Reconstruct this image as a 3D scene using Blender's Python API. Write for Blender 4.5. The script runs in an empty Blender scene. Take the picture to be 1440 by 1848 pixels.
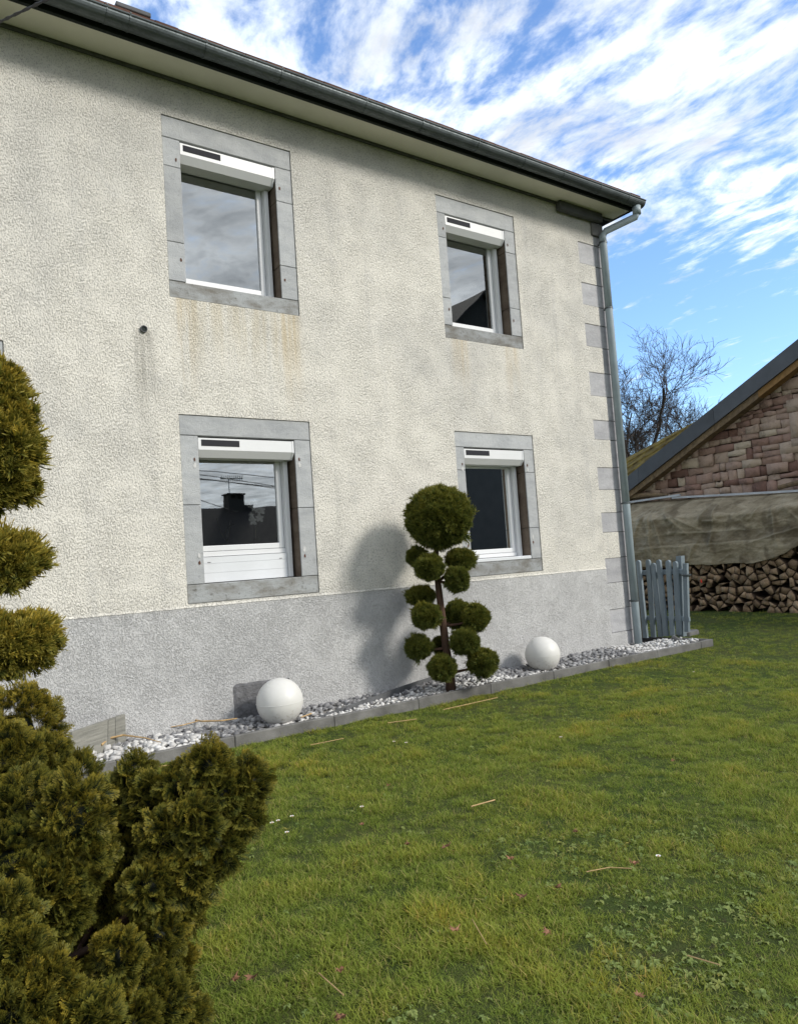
import bpy, bmesh, math, random
import numpy as np
from mathutils import Vector, Matrix, noise

# ------------------------------------------------------------------ camera
SC = bpy.context.scene
COL = SC.collection
PW, PH, PF = 1440.0, 1848.0, 1330.0
CAM = np.array([0.0, -7.0, 1.438])
YAW, PITCH, ROLL = math.radians(35.1775), math.radians(3.7449), math.radians(-3.8690)
FW = np.array([math.sin(YAW) * math.cos(PITCH), math.cos(YAW) * math.cos(PITCH), math.sin(PITCH)])
_r0 = np.array([math.cos(YAW), -math.sin(YAW), 0.0])
_u0 = np.cross(_r0, FW)
RT = math.cos(ROLL) * _r0 + math.sin(ROLL) * _u0
UP = -math.sin(ROLL) * _r0 + math.cos(ROLL) * _u0
cam_data = bpy.data.cameras.new('camera')
cam = bpy.data.objects.new('camera', cam_data)
COL.objects.link(cam)
cam_data.sensor_fit = 'HORIZONTAL'
cam_data.sensor_width = 36.0
cam_data.lens = 36.0 * PF / PW
cam_data.clip_start = 0.05
cam_data.clip_end = 2000.0
cam.matrix_world = Matrix(((RT[0], UP[0], -FW[0], CAM[0]), (RT[1], UP[1], -FW[1], CAM[1]),
                           (RT[2], UP[2], -FW[2], CAM[2]), (0, 0, 0, 1)))
SC.camera = cam
SC.view_settings.view_transform = 'Standard'
SC.view_settings.look = 'None'
SC.view_settings.gamma = 1.0
SC.view_settings.exposure = 2.28
SC.view_settings.use_curve_mapping = False
SC.cycles.max_bounces = 8
SC.cycles.transparent_max_bounces = 16
SC.cycles.use_denoising = True


def ray(x, y):
    return (x - PW / 2) * RT - (y - PH / 2) * UP + PF * FW


def on_y(x, y, Y):
    q = ray(x, y)
    return CAM + q * (Y - CAM[1]) / q[1]


def on_x(x, y, X):
    q = ray(x, y)
    return CAM + q * (X - CAM[0]) / q[0]


def on_z(x, y, Z):
    q = ray(x, y)
    return CAM + q * (Z - CAM[2]) / q[2]


def at(x, y, depth):
    return CAM + ray(x, y) * depth / PF


def proj(P):
    e = np.asarray(P, float) - CAM
    z = e @ FW
    return PW / 2 + PF * (e @ RT) / z, PH / 2 - PF * (e @ UP) / z, z


# ------------------------------------------------------------------ node helper
class NT:
    def __init__(self, tree):
        self.t = tree
        self.t.nodes.clear()

    def n(self, typ, ins=None, **props):
        nd = self.t.nodes.new(typ)
        for k, v in props.items():
            setattr(nd, k, v)
        for k, v in (ins or {}).items():
            self.set(nd, k, v)
        return nd

    def set(self, nd, k, v):
        s = nd.inputs[k]
        if isinstance(v, bpy.types.NodeSocket):
            self.t.links.new(v, s)
        elif isinstance(v, bpy.types.Node):
            self.t.links.new(v.outputs[0], s)
        else:
            s.default_value = v

    def math(self, op, a, b=0.0, clamp=False):
        return self.n('ShaderNodeMath', {0: a, 1: b}, operation=op, use_clamp=clamp).outputs[0]

    def mix(self, f, a, b, blend='MIX'):
        nd = self.n('ShaderNodeMix', data_type='RGBA', blend_type=blend)
        self.set(nd, 0, f)
        self.set(nd, 6, a if not isinstance(a, tuple) else rgba(a))
        self.set(nd, 7, b if not isinstance(b, tuple) else rgba(b))
        return nd.outputs[2]

    def ramp(self, f, stops, interp='LINEAR'):
        nd = self.n('ShaderNodeValToRGB', {0: f})
        nd.color_ramp.interpolation = interp
        els = nd.color_ramp.elements
        while len(els) < len(stops):
            els.new(0.5)
        for e, (p, c) in zip(els, stops):
            e.position = p
            e.color = rgba(c) if isinstance(c, tuple) else (c, c, c, 1)
        return nd.outputs[0]

    def noise(self, vec, scale, detail=4.0, rough=0.55, dist=0.0):
        return self.n('ShaderNodeTexNoise', {'Vector': vec, 'Scale': scale, 'Detail': detail,
                                             'Roughness': rough, 'Distortion': dist}).outputs[0]

    def mapped(self, vec, scale=(1, 1, 1), rot=(0, 0, 0), loc=(0, 0, 0)):
        return self.n('ShaderNodeMapping', {'Vector': vec, 'Location': loc, 'Rotation': rot, 'Scale': scale}).outputs[0]

    def range(self, v, a, b, c=0.0, d=1.0, smooth=True):
        return self.n('ShaderNodeMapRange', {0: v, 1: a, 2: b, 3: c, 4: d},
                      interpolation_type='SMOOTHSTEP' if smooth else 'LINEAR').outputs[0]


def rgba(c):
    return (c[0], c[1], c[2], 1.0)


# ------------------------------------------------------------------ sky and sun
SUN_DIR = Vector((0.65, -1.0, 0.72)).normalized()
world = bpy.data.worlds.new('World')
SC.world = world
world.use_nodes = True
w = NT(world.node_tree)
SKY_STRENGTH = 0.054
tc = w.n('ShaderNodeTexCoord').outputs['Generated']
sky = w.n('ShaderNodeTexSky', sky_type='NISHITA', sun_disc=False)
sky.sun_elevation = math.asin(SUN_DIR.z)
sky.sun_rotation = math.atan2(SUN_DIR.x, SUN_DIR.y)
sky.air_density = 1.0
sky.dust_density = 0.4
sky.ozone_density = 2.0
sxyz = w.n('ShaderNodeSeparateXYZ', {0: tc})
dz = w.math('MAXIMUM', sxyz.outputs[2], 0.03)
cu = w.math('DIVIDE', sxyz.outputs[0], dz)
cv = w.math('DIVIDE', sxyz.outputs[1], dz)
plane = w.n('ShaderNodeCombineXYZ', {0: cu, 1: cv, 2: 0.0}).outputs[0]
# rippled altocumulus deck: rows of puffs drawn out along one wind direction
warp = w.n('ShaderNodeTexNoise', {'Vector': plane, 'Scale': 1.3, 'Detail': 2.0}).outputs[1]
pw_ = w.n('ShaderNodeVectorMath', {0: plane, 1: w.n('ShaderNodeVectorMath', {0: warp, 'Scale': 0.30}, operation='SCALE').outputs[0]},
          operation='ADD').outputs[0]
prot = w.mapped(pw_, (1, 1, 1), (0, 0, math.radians(14)))
m1 = w.mapped(prot, (9.5, 4.8, 1.0))
n1 = w.noise(m1, 1.0, 9.0, 0.60)
m2 = w.mapped(pw_, (1.1, 0.7, 1.0), (0, 0, math.radians(8)), (3.1, 1.7, 0))
n2 = w.noise(m2, 1.0, 3.0, 0.5)
m3 = w.mapped(prot, (25.0, 15.0, 1.0))
n3 = w.noise(m3, 1.0, 7.0, 0.62)
dens = w.math('ADD', w.math('MULTIPLY', n1, 0.74), w.math('ADD', w.math('MULTIPLY', n2, 0.18), w.math('MULTIPLY', n3, 0.20)))
deck = w.math('ADD', w.math('MULTIPLY', cu, 0.45), cv)          # the deck thins out towards one side
edge = w.range(deck, 2.0, 2.85, 0.0, 0.19)
back = w.range(cv, 0.6, -1.6, 0.0, 0.16)
d2 = w.math('ADD', w.math('SUBTRACT', dens, edge), back)
cover = w.range(d2, 0.415, 0.635)
cover = w.math('MULTIPLY', cover, 0.96)
thick = w.range(d2, 0.56, 0.86)
ctex = w.noise(w.mapped(pw_, (2.6, 1.9, 1)), 1.0, 7.0, 0.62)
bright = w.ramp(thick, [(0.0, (0.80, 0.88, 1.0)), (0.40, (0.90, 0.93, 0.97)), (1.0, (0.66, 0.69, 0.73))])
ccol = w.mix(1.0, bright, w.ramp(ctex, [(0.36, 0.66), (0.50, 0.90), (0.62, 1.08)]), 'MULTIPLY')
ccol = w.n('ShaderNodeVectorMath', {0: ccol, 'Scale': 0.305 / SKY_STRENGTH}, operation='SCALE').outputs[0]
skyc = w.n('ShaderNodeVectorMath', {0: sky.outputs[0], 1: (0.86, 1.0, 1.18)}, operation='MULTIPLY').outputs[0]
col = w.mix(cover, skyc, ccol)
bg = w.n('ShaderNodeBackground', {0: col, 1: SKY_STRENGTH})
w.n('ShaderNodeOutputWorld', {0: bg.outputs[0]})

sun_data = bpy.data.lights.new('sun', 'SUN')
sun_data.energy = 0.72
sun_data.angle = math.radians(12.5)
sun_data.color = (1.0, 0.95, 0.87)
sun = bpy.data.objects.new('sun', sun_data)
COL.objects.link(sun)
sun.rotation_euler = SUN_DIR.to_track_quat('Z', 'Y').to_euler()
sun.location = (12, -16, 14)

# ------------------------------------------------------------------ object helpers
RNG = np.random.default_rng(7)
random.seed(11)


def tag(o, label=None, cat=None, group=None, kind=None):
    if label: o['label'] = label
    if cat: o['category'] = cat
    if group: o['group'] = group
    if kind: o['kind'] = kind
    return o


def empty(name, loc, label=None, cat=None, group=None, kind=None, parent=None):
    o = bpy.data.objects.new(name, None)
    o.empty_display_size = 0.2
    COL.objects.link(o)
    if parent is not None:
        o.parent = parent
        o.location = Vector(loc) - world_loc(parent)
    else:
        o.location = loc
    return tag(o, label, cat, group, kind)


def world_loc(o):
    v = Vector((0, 0, 0))
    while o is not None:
        v = v + o.location
        if o.parent is not None:
            v = v + o.matrix_parent_inverse.translation
        o = o.parent
    return v


def link(o, parent=None):
    COL.objects.link(o)
    if parent is not None:
        o.parent = parent
        o.matrix_parent_inverse = Matrix.Translation(-world_loc(parent))
    return o


class MB:
    """collects polygons; build() links them as one mesh object"""

    def __init__(self):
        self.v, self.f = [], []

    def poly(self, pts):
        b = len(self.v)
        self.v += [tuple(float(c) for c in p) for p in pts]
        self.f.append(tuple(range(b, b + len(pts))))
        return self

    def add(self, verts, faces):
        b = len(self.v)
        self.v += [tuple(float(c) for c in p) for p in verts]
        self.f += [tuple(b + i for i in f) for f in faces]
        return self

    def box(self, x0, x1, y0, y1, z0, z1):
        v = [(x0, y0, z0), (x1, y0, z0), (x1, y1, z0), (x0, y1, z0), (x0, y0, z1), (x1, y0, z1), (x1, y1, z1), (x0, y1, z1)]
        return self.add(v, [(3, 2, 1, 0), (4, 5, 6, 7), (0, 1, 5, 4), (1, 2, 6, 5), (2, 3, 7, 6), (3, 0, 4, 7)])

    def bbox(self, x0, x1, y0, y1, z0, z1, b=0.006):
        """box with chamfered edges (24 verts)"""
        lo, hi = np.array([x0, y0, z0], float), np.array([x1, y1, z1], float)
        b = min(b, 0.45 * float((hi - lo).min()))
        idx, v = {}, []
        for sx in (0, 1):
            for sy in (0, 1):
                for sz in (0, 1):
                    s = (sx, sy, sz)
                    c = np.where(np.array(s) == 1, hi, lo)
                    d = np.where(np.array(s) == 1, -1, 1)
                    for ax in range(3):
                        p = c.copy()
                        for k in range(3):
                            if k != ax: p[k] += d[k] * b
                        idx[s + (ax,)] = len(v)
                        v.append(p)
        f = []
        for ax in range(3):
            o1, o2 = [k for k in range(3) if k != ax]
            for side in (0, 1):
                q = []
                for a, c in ((0, 0), (1, 0), (1, 1), (0, 1)):
                    s = [0, 0, 0]; s[ax] = side; s[o1] = a; s[o2] = c
                    q.append(idx[tuple(s) + (ax,)])
                f.append(tuple(q))
            for a in (0, 1):
                for c in (0, 1):
                    s0 = [0, 0, 0]; s0[o1] = a; s0[o2] = c
                    s1 = list(s0); s1[ax] = 1
                    f.append((idx[tuple(s0) + (o1,)], idx[tuple(s0) + (o2,)], idx[tuple(s1) + (o2,)], idx[tuple(s1) + (o1,)]))
        for sx in (0, 1):
            for sy in (0, 1):
                for sz in (0, 1):
                    f.append(tuple(idx[(sx, sy, sz, a)] for a in range(3)))
        return self.add(v, f)

    def tube(self, pts, rad, n=8, cap=True):
        pts = [Vector(p) for p in pts]
        if not hasattr(rad, '__len__'): rad = [rad] * len(pts)
        t0 = (pts[1] - pts[0]).normalized()
        up = Vector((0, 0, 1)) if abs(t0.z) < 0.9 else Vector((1, 0, 0))
        a = t0.cross(up).normalized()
        rings, vv = [], []
        for i, p in enumerate(pts):
            t = (pts[min(i + 1, len(pts) - 1)] - pts[max(i - 1, 0)]).normalized()
            a = (a - t * a.dot(t)).normalized()
            b = t.cross(a)
            rings.append(len(vv))
            for k in range(n):
                an = 2 * math.pi * k / n
                vv.append(p + (a * math.cos(an) + b * math.sin(an)) * rad[i])
        ff = []
        for i in range(len(pts) - 1):
            for k in range(n):
                k2 = (k + 1) % n
                ff.append((rings[i] + k, rings[i] + k2, rings[i + 1] + k2, rings[i + 1] + k))
        if cap:
            ff.append(tuple(rings[0] + k for k in reversed(range(n))))
            ff.append(tuple(rings[-1] + k for k in range(n)))
        return self.add(vv, ff)

    def build(self, name, m, parent=None, smooth=False):
        me = bpy.data.meshes.new(name)
        me.from_pydata(self.v, [], self.f)
        bm = bmesh.new()
        bm.from_mesh(me)
        bmesh.ops.recalc_face_normals(bm, faces=bm.faces)
        bm.to_mesh(me)
        bm.free()
        if smooth:
            me.polygons.foreach_set('use_smooth', [True] * len(me.polygons))
        me.materials.append(m)
        return link(bpy.data.objects.new(name, me), parent)


def np_mesh(name, V, F, m, parent=None, attrs=None, smooth=False):
    me = bpy.data.meshes.new(name)
    V = np.ascontiguousarray(V, np.float32)
    F = np.ascontiguousarray(F, np.int32)
    k = F.shape[1]
    me.vertices.add(len(V))
    me.vertices.foreach_set('co', V.ravel())
    me.loops.add(F.size)
    me.loops.foreach_set('vertex_index', F.ravel())
    me.polygons.add(len(F))
    me.polygons.foreach_set('loop_start', np.arange(0, F.size, k, dtype=np.int32))
    me.polygons.foreach_set('loop_total', np.full(len(F), k, np.int32))
    if smooth:
        me.polygons.foreach_set('use_smooth', np.ones(len(F), bool))
    for an, av in (attrs or {}).items():
        a = me.attributes.new(an, 'FLOAT', 'POINT')
        a.data.foreach_set('value', np.ascontiguousarray(av, np.float32))
    me.update(calc_edges=True)
    me.validate()
    me.materials.append(m)
    return link(bpy.data.objects.new(name, me), parent)


# ------------------------------------------------------------------ materials
def material(name):
    m = bpy.data.materials.new(name)
    m.use_nodes = True
    return m, NT(m.node_tree)


def finish(t, colr, rough=0.8, bump=None, bdist=0.01, bstr=1.0, spec=0.3, extra=None):
    ins = {'Base Color': colr if not isinstance(colr, tuple) else rgba(colr), 'Roughness': rough, 'Specular IOR Level': spec}
    if bump is not None:
        b = t.n('ShaderNodeBump', {'Height': bump, 'Distance': bdist, 'Strength': bstr})
        ins['Normal'] = b.outputs[0]
    ins.update(extra or {})
    p = t.n('ShaderNodeBsdfPrincipled', ins)
    t.n('ShaderNodeOutputMaterial', {0: p.outputs[0]})


def coords(t):
    return t.n('ShaderNodeTexCoord').outputs['Object']


def simple(name, c, rough=0.7, var=0.15, scale=8.0, bump_scale=60.0, bdist=0.002, spec=0.3, metal=0.0, rnd=0.0):
    m, t = material(name)
    o = coords(t)
    n = t.noise(o, scale, 5.0)
    dark = tuple(x * (1 - var) for x in c)
    lite = tuple(min(1, x * (1 + var)) for x in c)
    cc = t.ramp(n, [(0.25, dark), (0.75, lite)])
    if rnd:
        oi = t.n('ShaderNodeObjectInfo').outputs['Random']
        cc = t.mix(1.0, cc, t.ramp(oi, [(0.0, 1 - rnd), (1.0, 1 + rnd)]), 'MULTIPLY')
    finish(t, cc, rough, t.noise(o, bump_scale, 4.0), bdist, 1.0, spec, {'Metallic': metal})
    return m


def stucco(name, base, dirt, stains=(), grain=78.0, pit=0.42):
    m, t = material(name)
    o = coords(t)
    sp = t.n('ShaderNodeSeparateXYZ', {0: o})
    X, Z = sp.outputs[0], sp.outputs[2]
    # worm-like sprayed render
    wv = t.mapped(o, (1.0, 1.0, 0.66), (0, math.radians(14), 0))
    h1 = t.noise(wv, grain, 3.0, 0.6, 0.25)
    h1 = t.range(h1, 0.33, 0.60)
    amp = t.range(t.noise(o, 3.2, 4.0, 0.6), 0.3, 0.7, 0.55, 1.1)
    h1b = t.n('ShaderNodeTexVoronoi', {'Vector': wv, 'Scale': grain * 0.55, 'Randomness': 1.0}).outputs[0]
    h1 = t.math('MULTIPLY_ADD', h1b, -0.45)
    t.t.links.new(t.range(t.noise(wv, grain, 3.0, 0.6, 0.25), 0.33, 0.60), h1.node.inputs[2])
    h2 = t.noise(o, 150.0, 3.0, 0.6)
    h3 = t.noise(o, 14.0, 3.0, 0.5)
    hgt = t.math('ADD', t.math('MULTIPLY', t.math('MULTIPLY', h1, 0.9), amp), t.math('ADD', t.math('MULTIPLY', h2, 0.22), t.math('MULTIPLY', h3, 0.5)))
    big = t.noise(t.mapped(o, (0.55, 1, 0.45)), 1.0, 5.0, 0.6)
    streak = t.noise(t.mapped(o, (5.5, 1, 0.33)), 1.0, 5.0, 0.65)
    blot = t.noise(o, 2.6, 6.0, 0.62)
    c = t.mix(t.math('MULTIPLY', t.range(big, 0.42, 0.70), 0.52), base, dirt)
    c = t.mix(t.math('MULTIPLY', t.range(streak, 0.52, 0.74), 0.40), c, dirt)
    c = t.mix(t.math('MULTIPLY', t.range(blot, 0.52, 0.74), 0.38), c, dirt)
    # darker tone in the pits of the render
    c = t.mix(t.math('MULTIPLY', t.range(h1, 0.30, -0.15), pit), c, tuple(0.40 * x for x in dirt))
    for (x0, x1, z0, z1, sc, amt) in stains:
        a = t.math('MULTIPLY', t.range(X, x0 - 0.14, x0 + 0.03), t.range(X, x1 + 0.14, x1 - 0.03))
        b = t.math('MULTIPLY', t.range(Z, z0, z1), t.range(Z, z1 + 0.03, z1))
        s = t.math('MULTIPLY', t.math('MULTIPLY', a, b), t.range(t.noise(t.mapped(o, (9, 1, 0.5)), 1.0, 4.0, 0.6), 0.36, 0.62))
        c = t.mix(t.math('MULTIPLY', s, amt), c, sc)
    finish(t, c, 0.93, hgt, 0.009, 1.0, 0.15)
    return m


RUST = (0.55, 0.43, 0.25)
GREYST = (0.20, 0.19, 0.165)
CREAM = (0.72, 0.695, 0.625)
M_WALL = stucco('cream_render', CREAM, (0.47, 0.465, 0.445),
                [(2.46, 2.52, 2.9, 4.17, RUST, 0.6), (3.58, 3.70, 2.9, 4.17, RUST, 0.65), (2.5, 3.7, 3.3, 4.17, (0.54, 0.47, 0.33), 0.5),
                 (6.0, 6.12, 3.2, 4.18, RUST, 0.5), (6.9, 7.0, 3.2, 4.18, RUST, 0.5), (2.06, 2.10, 2.4, 3.79, GREYST, 0.65)])
M_PLINTH = stucco('grey_plinth_paint', (0.535, 0.535, 0.53), (0.39, 0.392, 0.395),
                  [], 100.0, 0.26)


def painted_stone(name, c, c2, wear=0.45):
    m, t = material(name)
    o = coords(t)
    oi = t.n('ShaderNodeObjectInfo').outputs['Random']
    n = t.noise(t.mapped(o, (1.4, 1.4, 3.2)), 2.2, 6.0, 0.62)
    f = t.noise(o, 26.0, 5.0, 0.65)
    cc = t.mix(t.range(n, 0.35, 0.72), c, c2)
    cc = t.mix(t.math('MULTIPLY', t.range(f, 0.55, 0.78), wear), cc, tuple(0.55 * x for x in c2))
    cc = t.mix(1.0, cc, t.ramp(oi, [(0.0, 0.90), (1.0, 1.07)]), 'MULTIPLY')
    finish(t, cc, 0.8, t.math('ADD', t.noise(o, 90.0, 4.0), t.math('ADD', t.math('MULTIPLY', f, 0.8), t.math('MULTIPLY', t.noise(o, 9.0, 4.0), 1.5))), 0.005, 1.0, 0.25)
    return m


M_SURR = painted_stone('grey_painted_stone', (0.40, 0.412, 0.415), (0.315, 0.328, 0.338))
M_SILL = painted_stone('worn_sill_stone', (0.32, 0.335, 0.34), (0.155, 0.145, 0.125), 0.9)
M_QUOIN = painted_stone('quoin_paint', (0.40, 0.40, 0.41), (0.31, 0.312, 0.325))
M_REVEAL = painted_stone('bare_brown_stone', (0.16, 0.125, 0.095), (0.10, 0.072, 0.055), 0.5)
M_MORTAR = simple('dark_joint', (0.07, 0.066, 0.06), 0.95)
M_PVC = simple('white_plastic_frame', (0.64, 0.65, 0.66), 0.35, 0.03, 3.0, 40.0, 0.0003, 0.4)
M_PVC2 = simple('white_panel_board', (0.60, 0.62, 0.64), 0.45, 0.08, 2.0, 30.0, 0.0008, 0.35)
M_SHUT = simple('white_shutter_box', (0.63, 0.64, 0.645), 0.4, 0.04, 2.0, 40.0, 0.0003, 0.4)
M_VENT = simple('dark_grey_panel', (0.030, 0.031, 0.036), 0.7, 0.1, 12.0, 60.0, 0.0005, 0.1)
M_SOFFIT = simple('cream_soffit_paint', (0.72, 0.70, 0.60), 0.75, 0.08, 2.5, 30.0, 0.0015)
M_FASCIA = simple('dark_green_fascia', (0.012, 0.018, 0.016), 0.75, 0.3, 6.0)
M_TILE = simple('brown_roof_tile', (0.085, 0.045, 0.032), 0.85, 0.35, 9.0, 50.0, 0.004, 0.2, rnd=0.2)
M_BRICK = simple('chimney_terracotta', (0.22, 0.12, 0.085), 0.9, 0.25, 7.0, 40.0, 0.004)
M_CONC = simple('weathered_concrete', (0.145, 0.142, 0.135), 0.93, 0.4, 5.0, 70.0, 0.004, 0.15, rnd=0.1)
M_DARKCONC = simple('dark_concrete', (0.105, 0.108, 0.112), 0.93, 0.3, 5.0, 70.0, 0.004, 0.15)
M_PATCH = simple('bare_grey_render', (0.13, 0.13, 0.135), 0.95, 0.35, 14.0, 26.0, 0.018, 0.15)
M_ROOM = simple('room_wall', (0.62, 0.60, 0.55), 0.85)
M_FLOOR = simple('room_floor', (0.16, 0.11, 0.07), 0.6)


def zinc():
    m, t = material('zinc_metal')
    o = coords(t)
    n = t.noise(t.mapped(o, (1.2, 3, 1.2)), 3.0, 6.0, 0.65)
    f = t.noise(o, 40.0, 4.0, 0.6)
    c = t.ramp(n, [(0.25, (0.060, 0.072, 0.075)), (0.75, (0.135, 0.155, 0.160))])
    finish(t, c, t.range(f, 0.3, 0.7, 0.38, 0.62), f, 0.0008, 1.0, 0.4, {'Metallic': 0.55})
    return m


M_ZINC = zinc()
M_PIPE = simple('painted_downpipe', (0.27, 0.325, 0.35), 0.5, 0.16, 4.0, 50.0, 0.0006, 0.4)


def glass():
    m, t = material('window_glass')
    lw = t.n('ShaderNodeFresnel', {0: 1.9})
    fac = t.math('MULTIPLY_ADD', lw.outputs[0], 1.15)
    fac.node.inputs[2].default_value = 0.26
    o = coords(t)
    b = t.n('ShaderNodeBump', {'Height': t.noise(o, 1.3, 1.0), 'Distance': 0.0012, 'Strength': 1.0})
    g = t.n('ShaderNodeBsdfGlossy', {'Color': (0.93, 0.96, 0.95, 1), 'Roughness': 0.012, 'Normal': b.outputs[0]})
    tr = t.n('ShaderNodeBsdfTransparent', {0: (0.95, 0.97, 0.96, 1)})
    mx = t.n('ShaderNodeMixShader', {0: fac, 1: tr.outputs[0], 2: g.outputs[0]})
    t.n('ShaderNodeOutputMaterial', {0: mx.outputs[0]})
    return m


M_GLASS = glass()


# ------------------------------------------------------------------ ground
def ground_mat():
    m, t = material('lawn_soil')
    o = coords(t)
    a = t.noise(o, 1.1, 5.0, 0.6)
    b = t.noise(o, 22.0, 6.0, 0.7)
    c = t.mix(t.range(a, 0.35, 0.7), (0.050, 0.075, 0.018), (0.080, 0.090, 0.028))
    c = t.mix(t.math('MULTIPLY', t.range(b, 0.5, 0.72), 0.7), c, (0.055, 0.042, 0.026))
    finish(t, c, 0.97, t.math('ADD', b, t.noise(o, 120.0, 4.0)), 0.02, 1.0, 0.1)
    return m


LAWN_Z = -0.10


def lawn_h(x, y):
    return LAWN_Z + 0.018 * noise.noise(Vector((x * 0.9, y * 0.9, 3.0))) + 0.010 * noise.noise(Vector((x * 3.1, y * 3.1, 8.0)))


mb = MB()
xs = np.concatenate([[-900, -120, -20], np.arange(-3, 16.01, 0.25), [22, 60, 200, 900]])
ys = np.concatenate([[-900, -200, -50, -14], np.arange(-8, 6.01, 0.25), [12, 40, 200, 900]])
gv = [(x, y, lawn_h(x, y) if (-3 < x < 16 and -8 < y < 6) else LAWN_Z) for y in ys for x in xs]
nx = len(xs)
gf = [(j * nx + i, j * nx + i + 1, (j + 1) * nx + i + 1, (j + 1) * nx + i) for j in range(len(ys) - 1) for i in range(nx - 1)]
M_GROUND = ground_mat()
ground = mb.add(gv, gf).build('ground', M_GROUND, smooth=True)
tag(ground, 'mossy lawn ground sloping past the house and barn', None, None, 'structure')

M_HILL = simple('wooded_hillside', (0.055, 0.060, 0.035), 0.95, 0.4, 0.05, 0.3, 0.5, 0.1)
V_, F_ = [], []
for k in range(91):
    a = math.radians(4 * k)
    hgt_ = 22 + 12 * noise.noise(Vector((math.cos(a) * 2.2, math.sin(a) * 2.2, 0))) + 3 * noise.noise(Vector((math.cos(a) * 9, math.sin(a) * 9, 4)))
    for rr_, z_ in ((420, -1.0), (520, hgt_ * .7), (640, hgt_ * 1.25), (800, -1.0)):
        V_.append((rr_ * math.cos(a), rr_ * math.sin(a), z_))
for k in range(90):
    for j in range(3):
        q = 4 * k + j
        F_.append((q, q + 4, q + 5, q + 1))
hills = MB().add(V_, F_).build('hills', M_HILL, smooth=True)
tag(hills, 'low wooded hills along the horizon', None, None, 'structure')

# ------------------------------------------------------------------ the house
CX = 9.02           # right hand corner of the facade
house = empty('house', (2.0, 4.0, 0.0), 'two storey cream rendered house with grey plinth and stone window surrounds', 'house')
WIN = {  # opening x0,x1,z0,z1, surround x0,x1,z0,z1
    'UL': (2.538, 3.592, 4.349, 5.826, 2.358, 3.788, 4.174, 6.050),
    'UR': (5.973, 7.002, 4.358, 5.823, 5.827, 7.188, 4.183, 6.047),
    'LL': (2.575, 3.636, 1.337, 2.800, 2.391, 3.826, 1.151, 3.006),
    'LR': (6.002, 7.043, 1.341, 2.801, 5.856, 7.220, 1.168, 2.998)}
PLZ = 1.122
EAVE = 6.45
QTOPS = [5.962, 5.345, 4.725, 3.998, 3.286, 2.588, 1.927, 1.265, 0.533]
QH = [0.33, 0.34, 0.345, 0.355, 0.29, 0.33, 0.29, 0.36, 0.34]
DOOR = (-0.30, 0.89, 3.19, 3.56)
holes = [v[4:8] for v in WIN.values()] + [DOOR, (-0.10, 0.62, PLZ - 0.01, 3.19)]
qwide = [(8.485, CX, z - h, z) for z, h in zip(QTOPS, QH)]
holes_wall = holes + [q for q in qwide]


def wall_sheet(x0, x1, z0, z1, y, holes, rim, name, m):
    X = sorted(set([x0, x1] + [v for h in holes for v in h[0:2] if x0 < v < x1]))
    Z = sorted(set([z0, z1] + [v for h in holes for v in h[2:4] if z0 < v < z1]))
    mb = MB()
    idx = {}
    vs, fs = [], []

    def vid(a, b, yy):
        k = (a, b, yy)
        if k not in idx:
            idx[k] = len(vs)
            vs.append((a, yy, b))
        return idx[k]

    def solid(i, j):
        if i < 0 or j < 0 or i >= len(X) - 1 or j >= len(Z) - 1: return False
        cx, cz = (X[i] + X[i + 1]) / 2, (Z[j] + Z[j + 1]) / 2
        return not any(h[0] < cx < h[1] and h[2] < cz < h[3] for h in holes)

    for i in range(len(X) - 1):
        for j in range(len(Z) - 1):
            if not solid(i, j): continue
            a, b, c, d = X[i], X[i + 1], Z[j], Z[j + 1]
            fs.append((vid(a, c, y), vid(b, c, y), vid(b, d, y), vid(a, d, y)))
            for (di, dj, p, q) in ((-1, 0, (a, c), (a, d)), (1, 0, (b, c), (b, d)), (0, -1, (a, c), (b, c)), (0, 1, (a, d), (b, d))):
                if not solid(i + di, j + dj):
                    fs.append((vid(*p, y), vid(*q, y), vid(*q, y + rim), vid(*p, y + rim)))
            fs.append((vid(a, c, y + rim), vid(b, c, y + rim), vid(b, d, y + rim), vid(a, d, y + rim)))
    mb.add(vs, fs)
    return mb.build(name, m, house)


wall_sheet(-6.0, 8.83, PLZ, EAVE, 0.0, holes_wall, 0.20, 'front_wall', M_WALL)
pl_holes = [(-0.10, 0.62, 0.0, 1.2)] + [q for q in qwide if q[2] < PLZ]
wall_sheet(-6.0, 8.83, -0.30, PLZ - 0.001, -0.006, [h for h in pl_holes], 0.206, 'plinth', M_PLINTH)
d = MB()
segs = np.arange(0.62, 8.485, 0.06)
for xa in segs:
    xb = min(xa + 0.06, 8.485)
    if xb - xa < .005: continue
    ha = 0.004 * noise.noise(Vector((xa * 7, 0, 0))); hb = 0.004 * noise.noise(Vector((xb * 7, 0, 0)))
    d.add([(xa, -0.011, PLZ - .004 + ha), (xb, -0.011, PLZ - .004 + hb), (xb, -0.0005, PLZ + .016), (xa, -0.0005, PLZ + .016), (xa, -.002, PLZ - .008 + ha), (xb, -.002, PLZ - .008 + hb)],
          [(0, 1, 2, 3), (4, 5, 1, 0)])
d.build('drip_lip', M_WALL, house)
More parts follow.
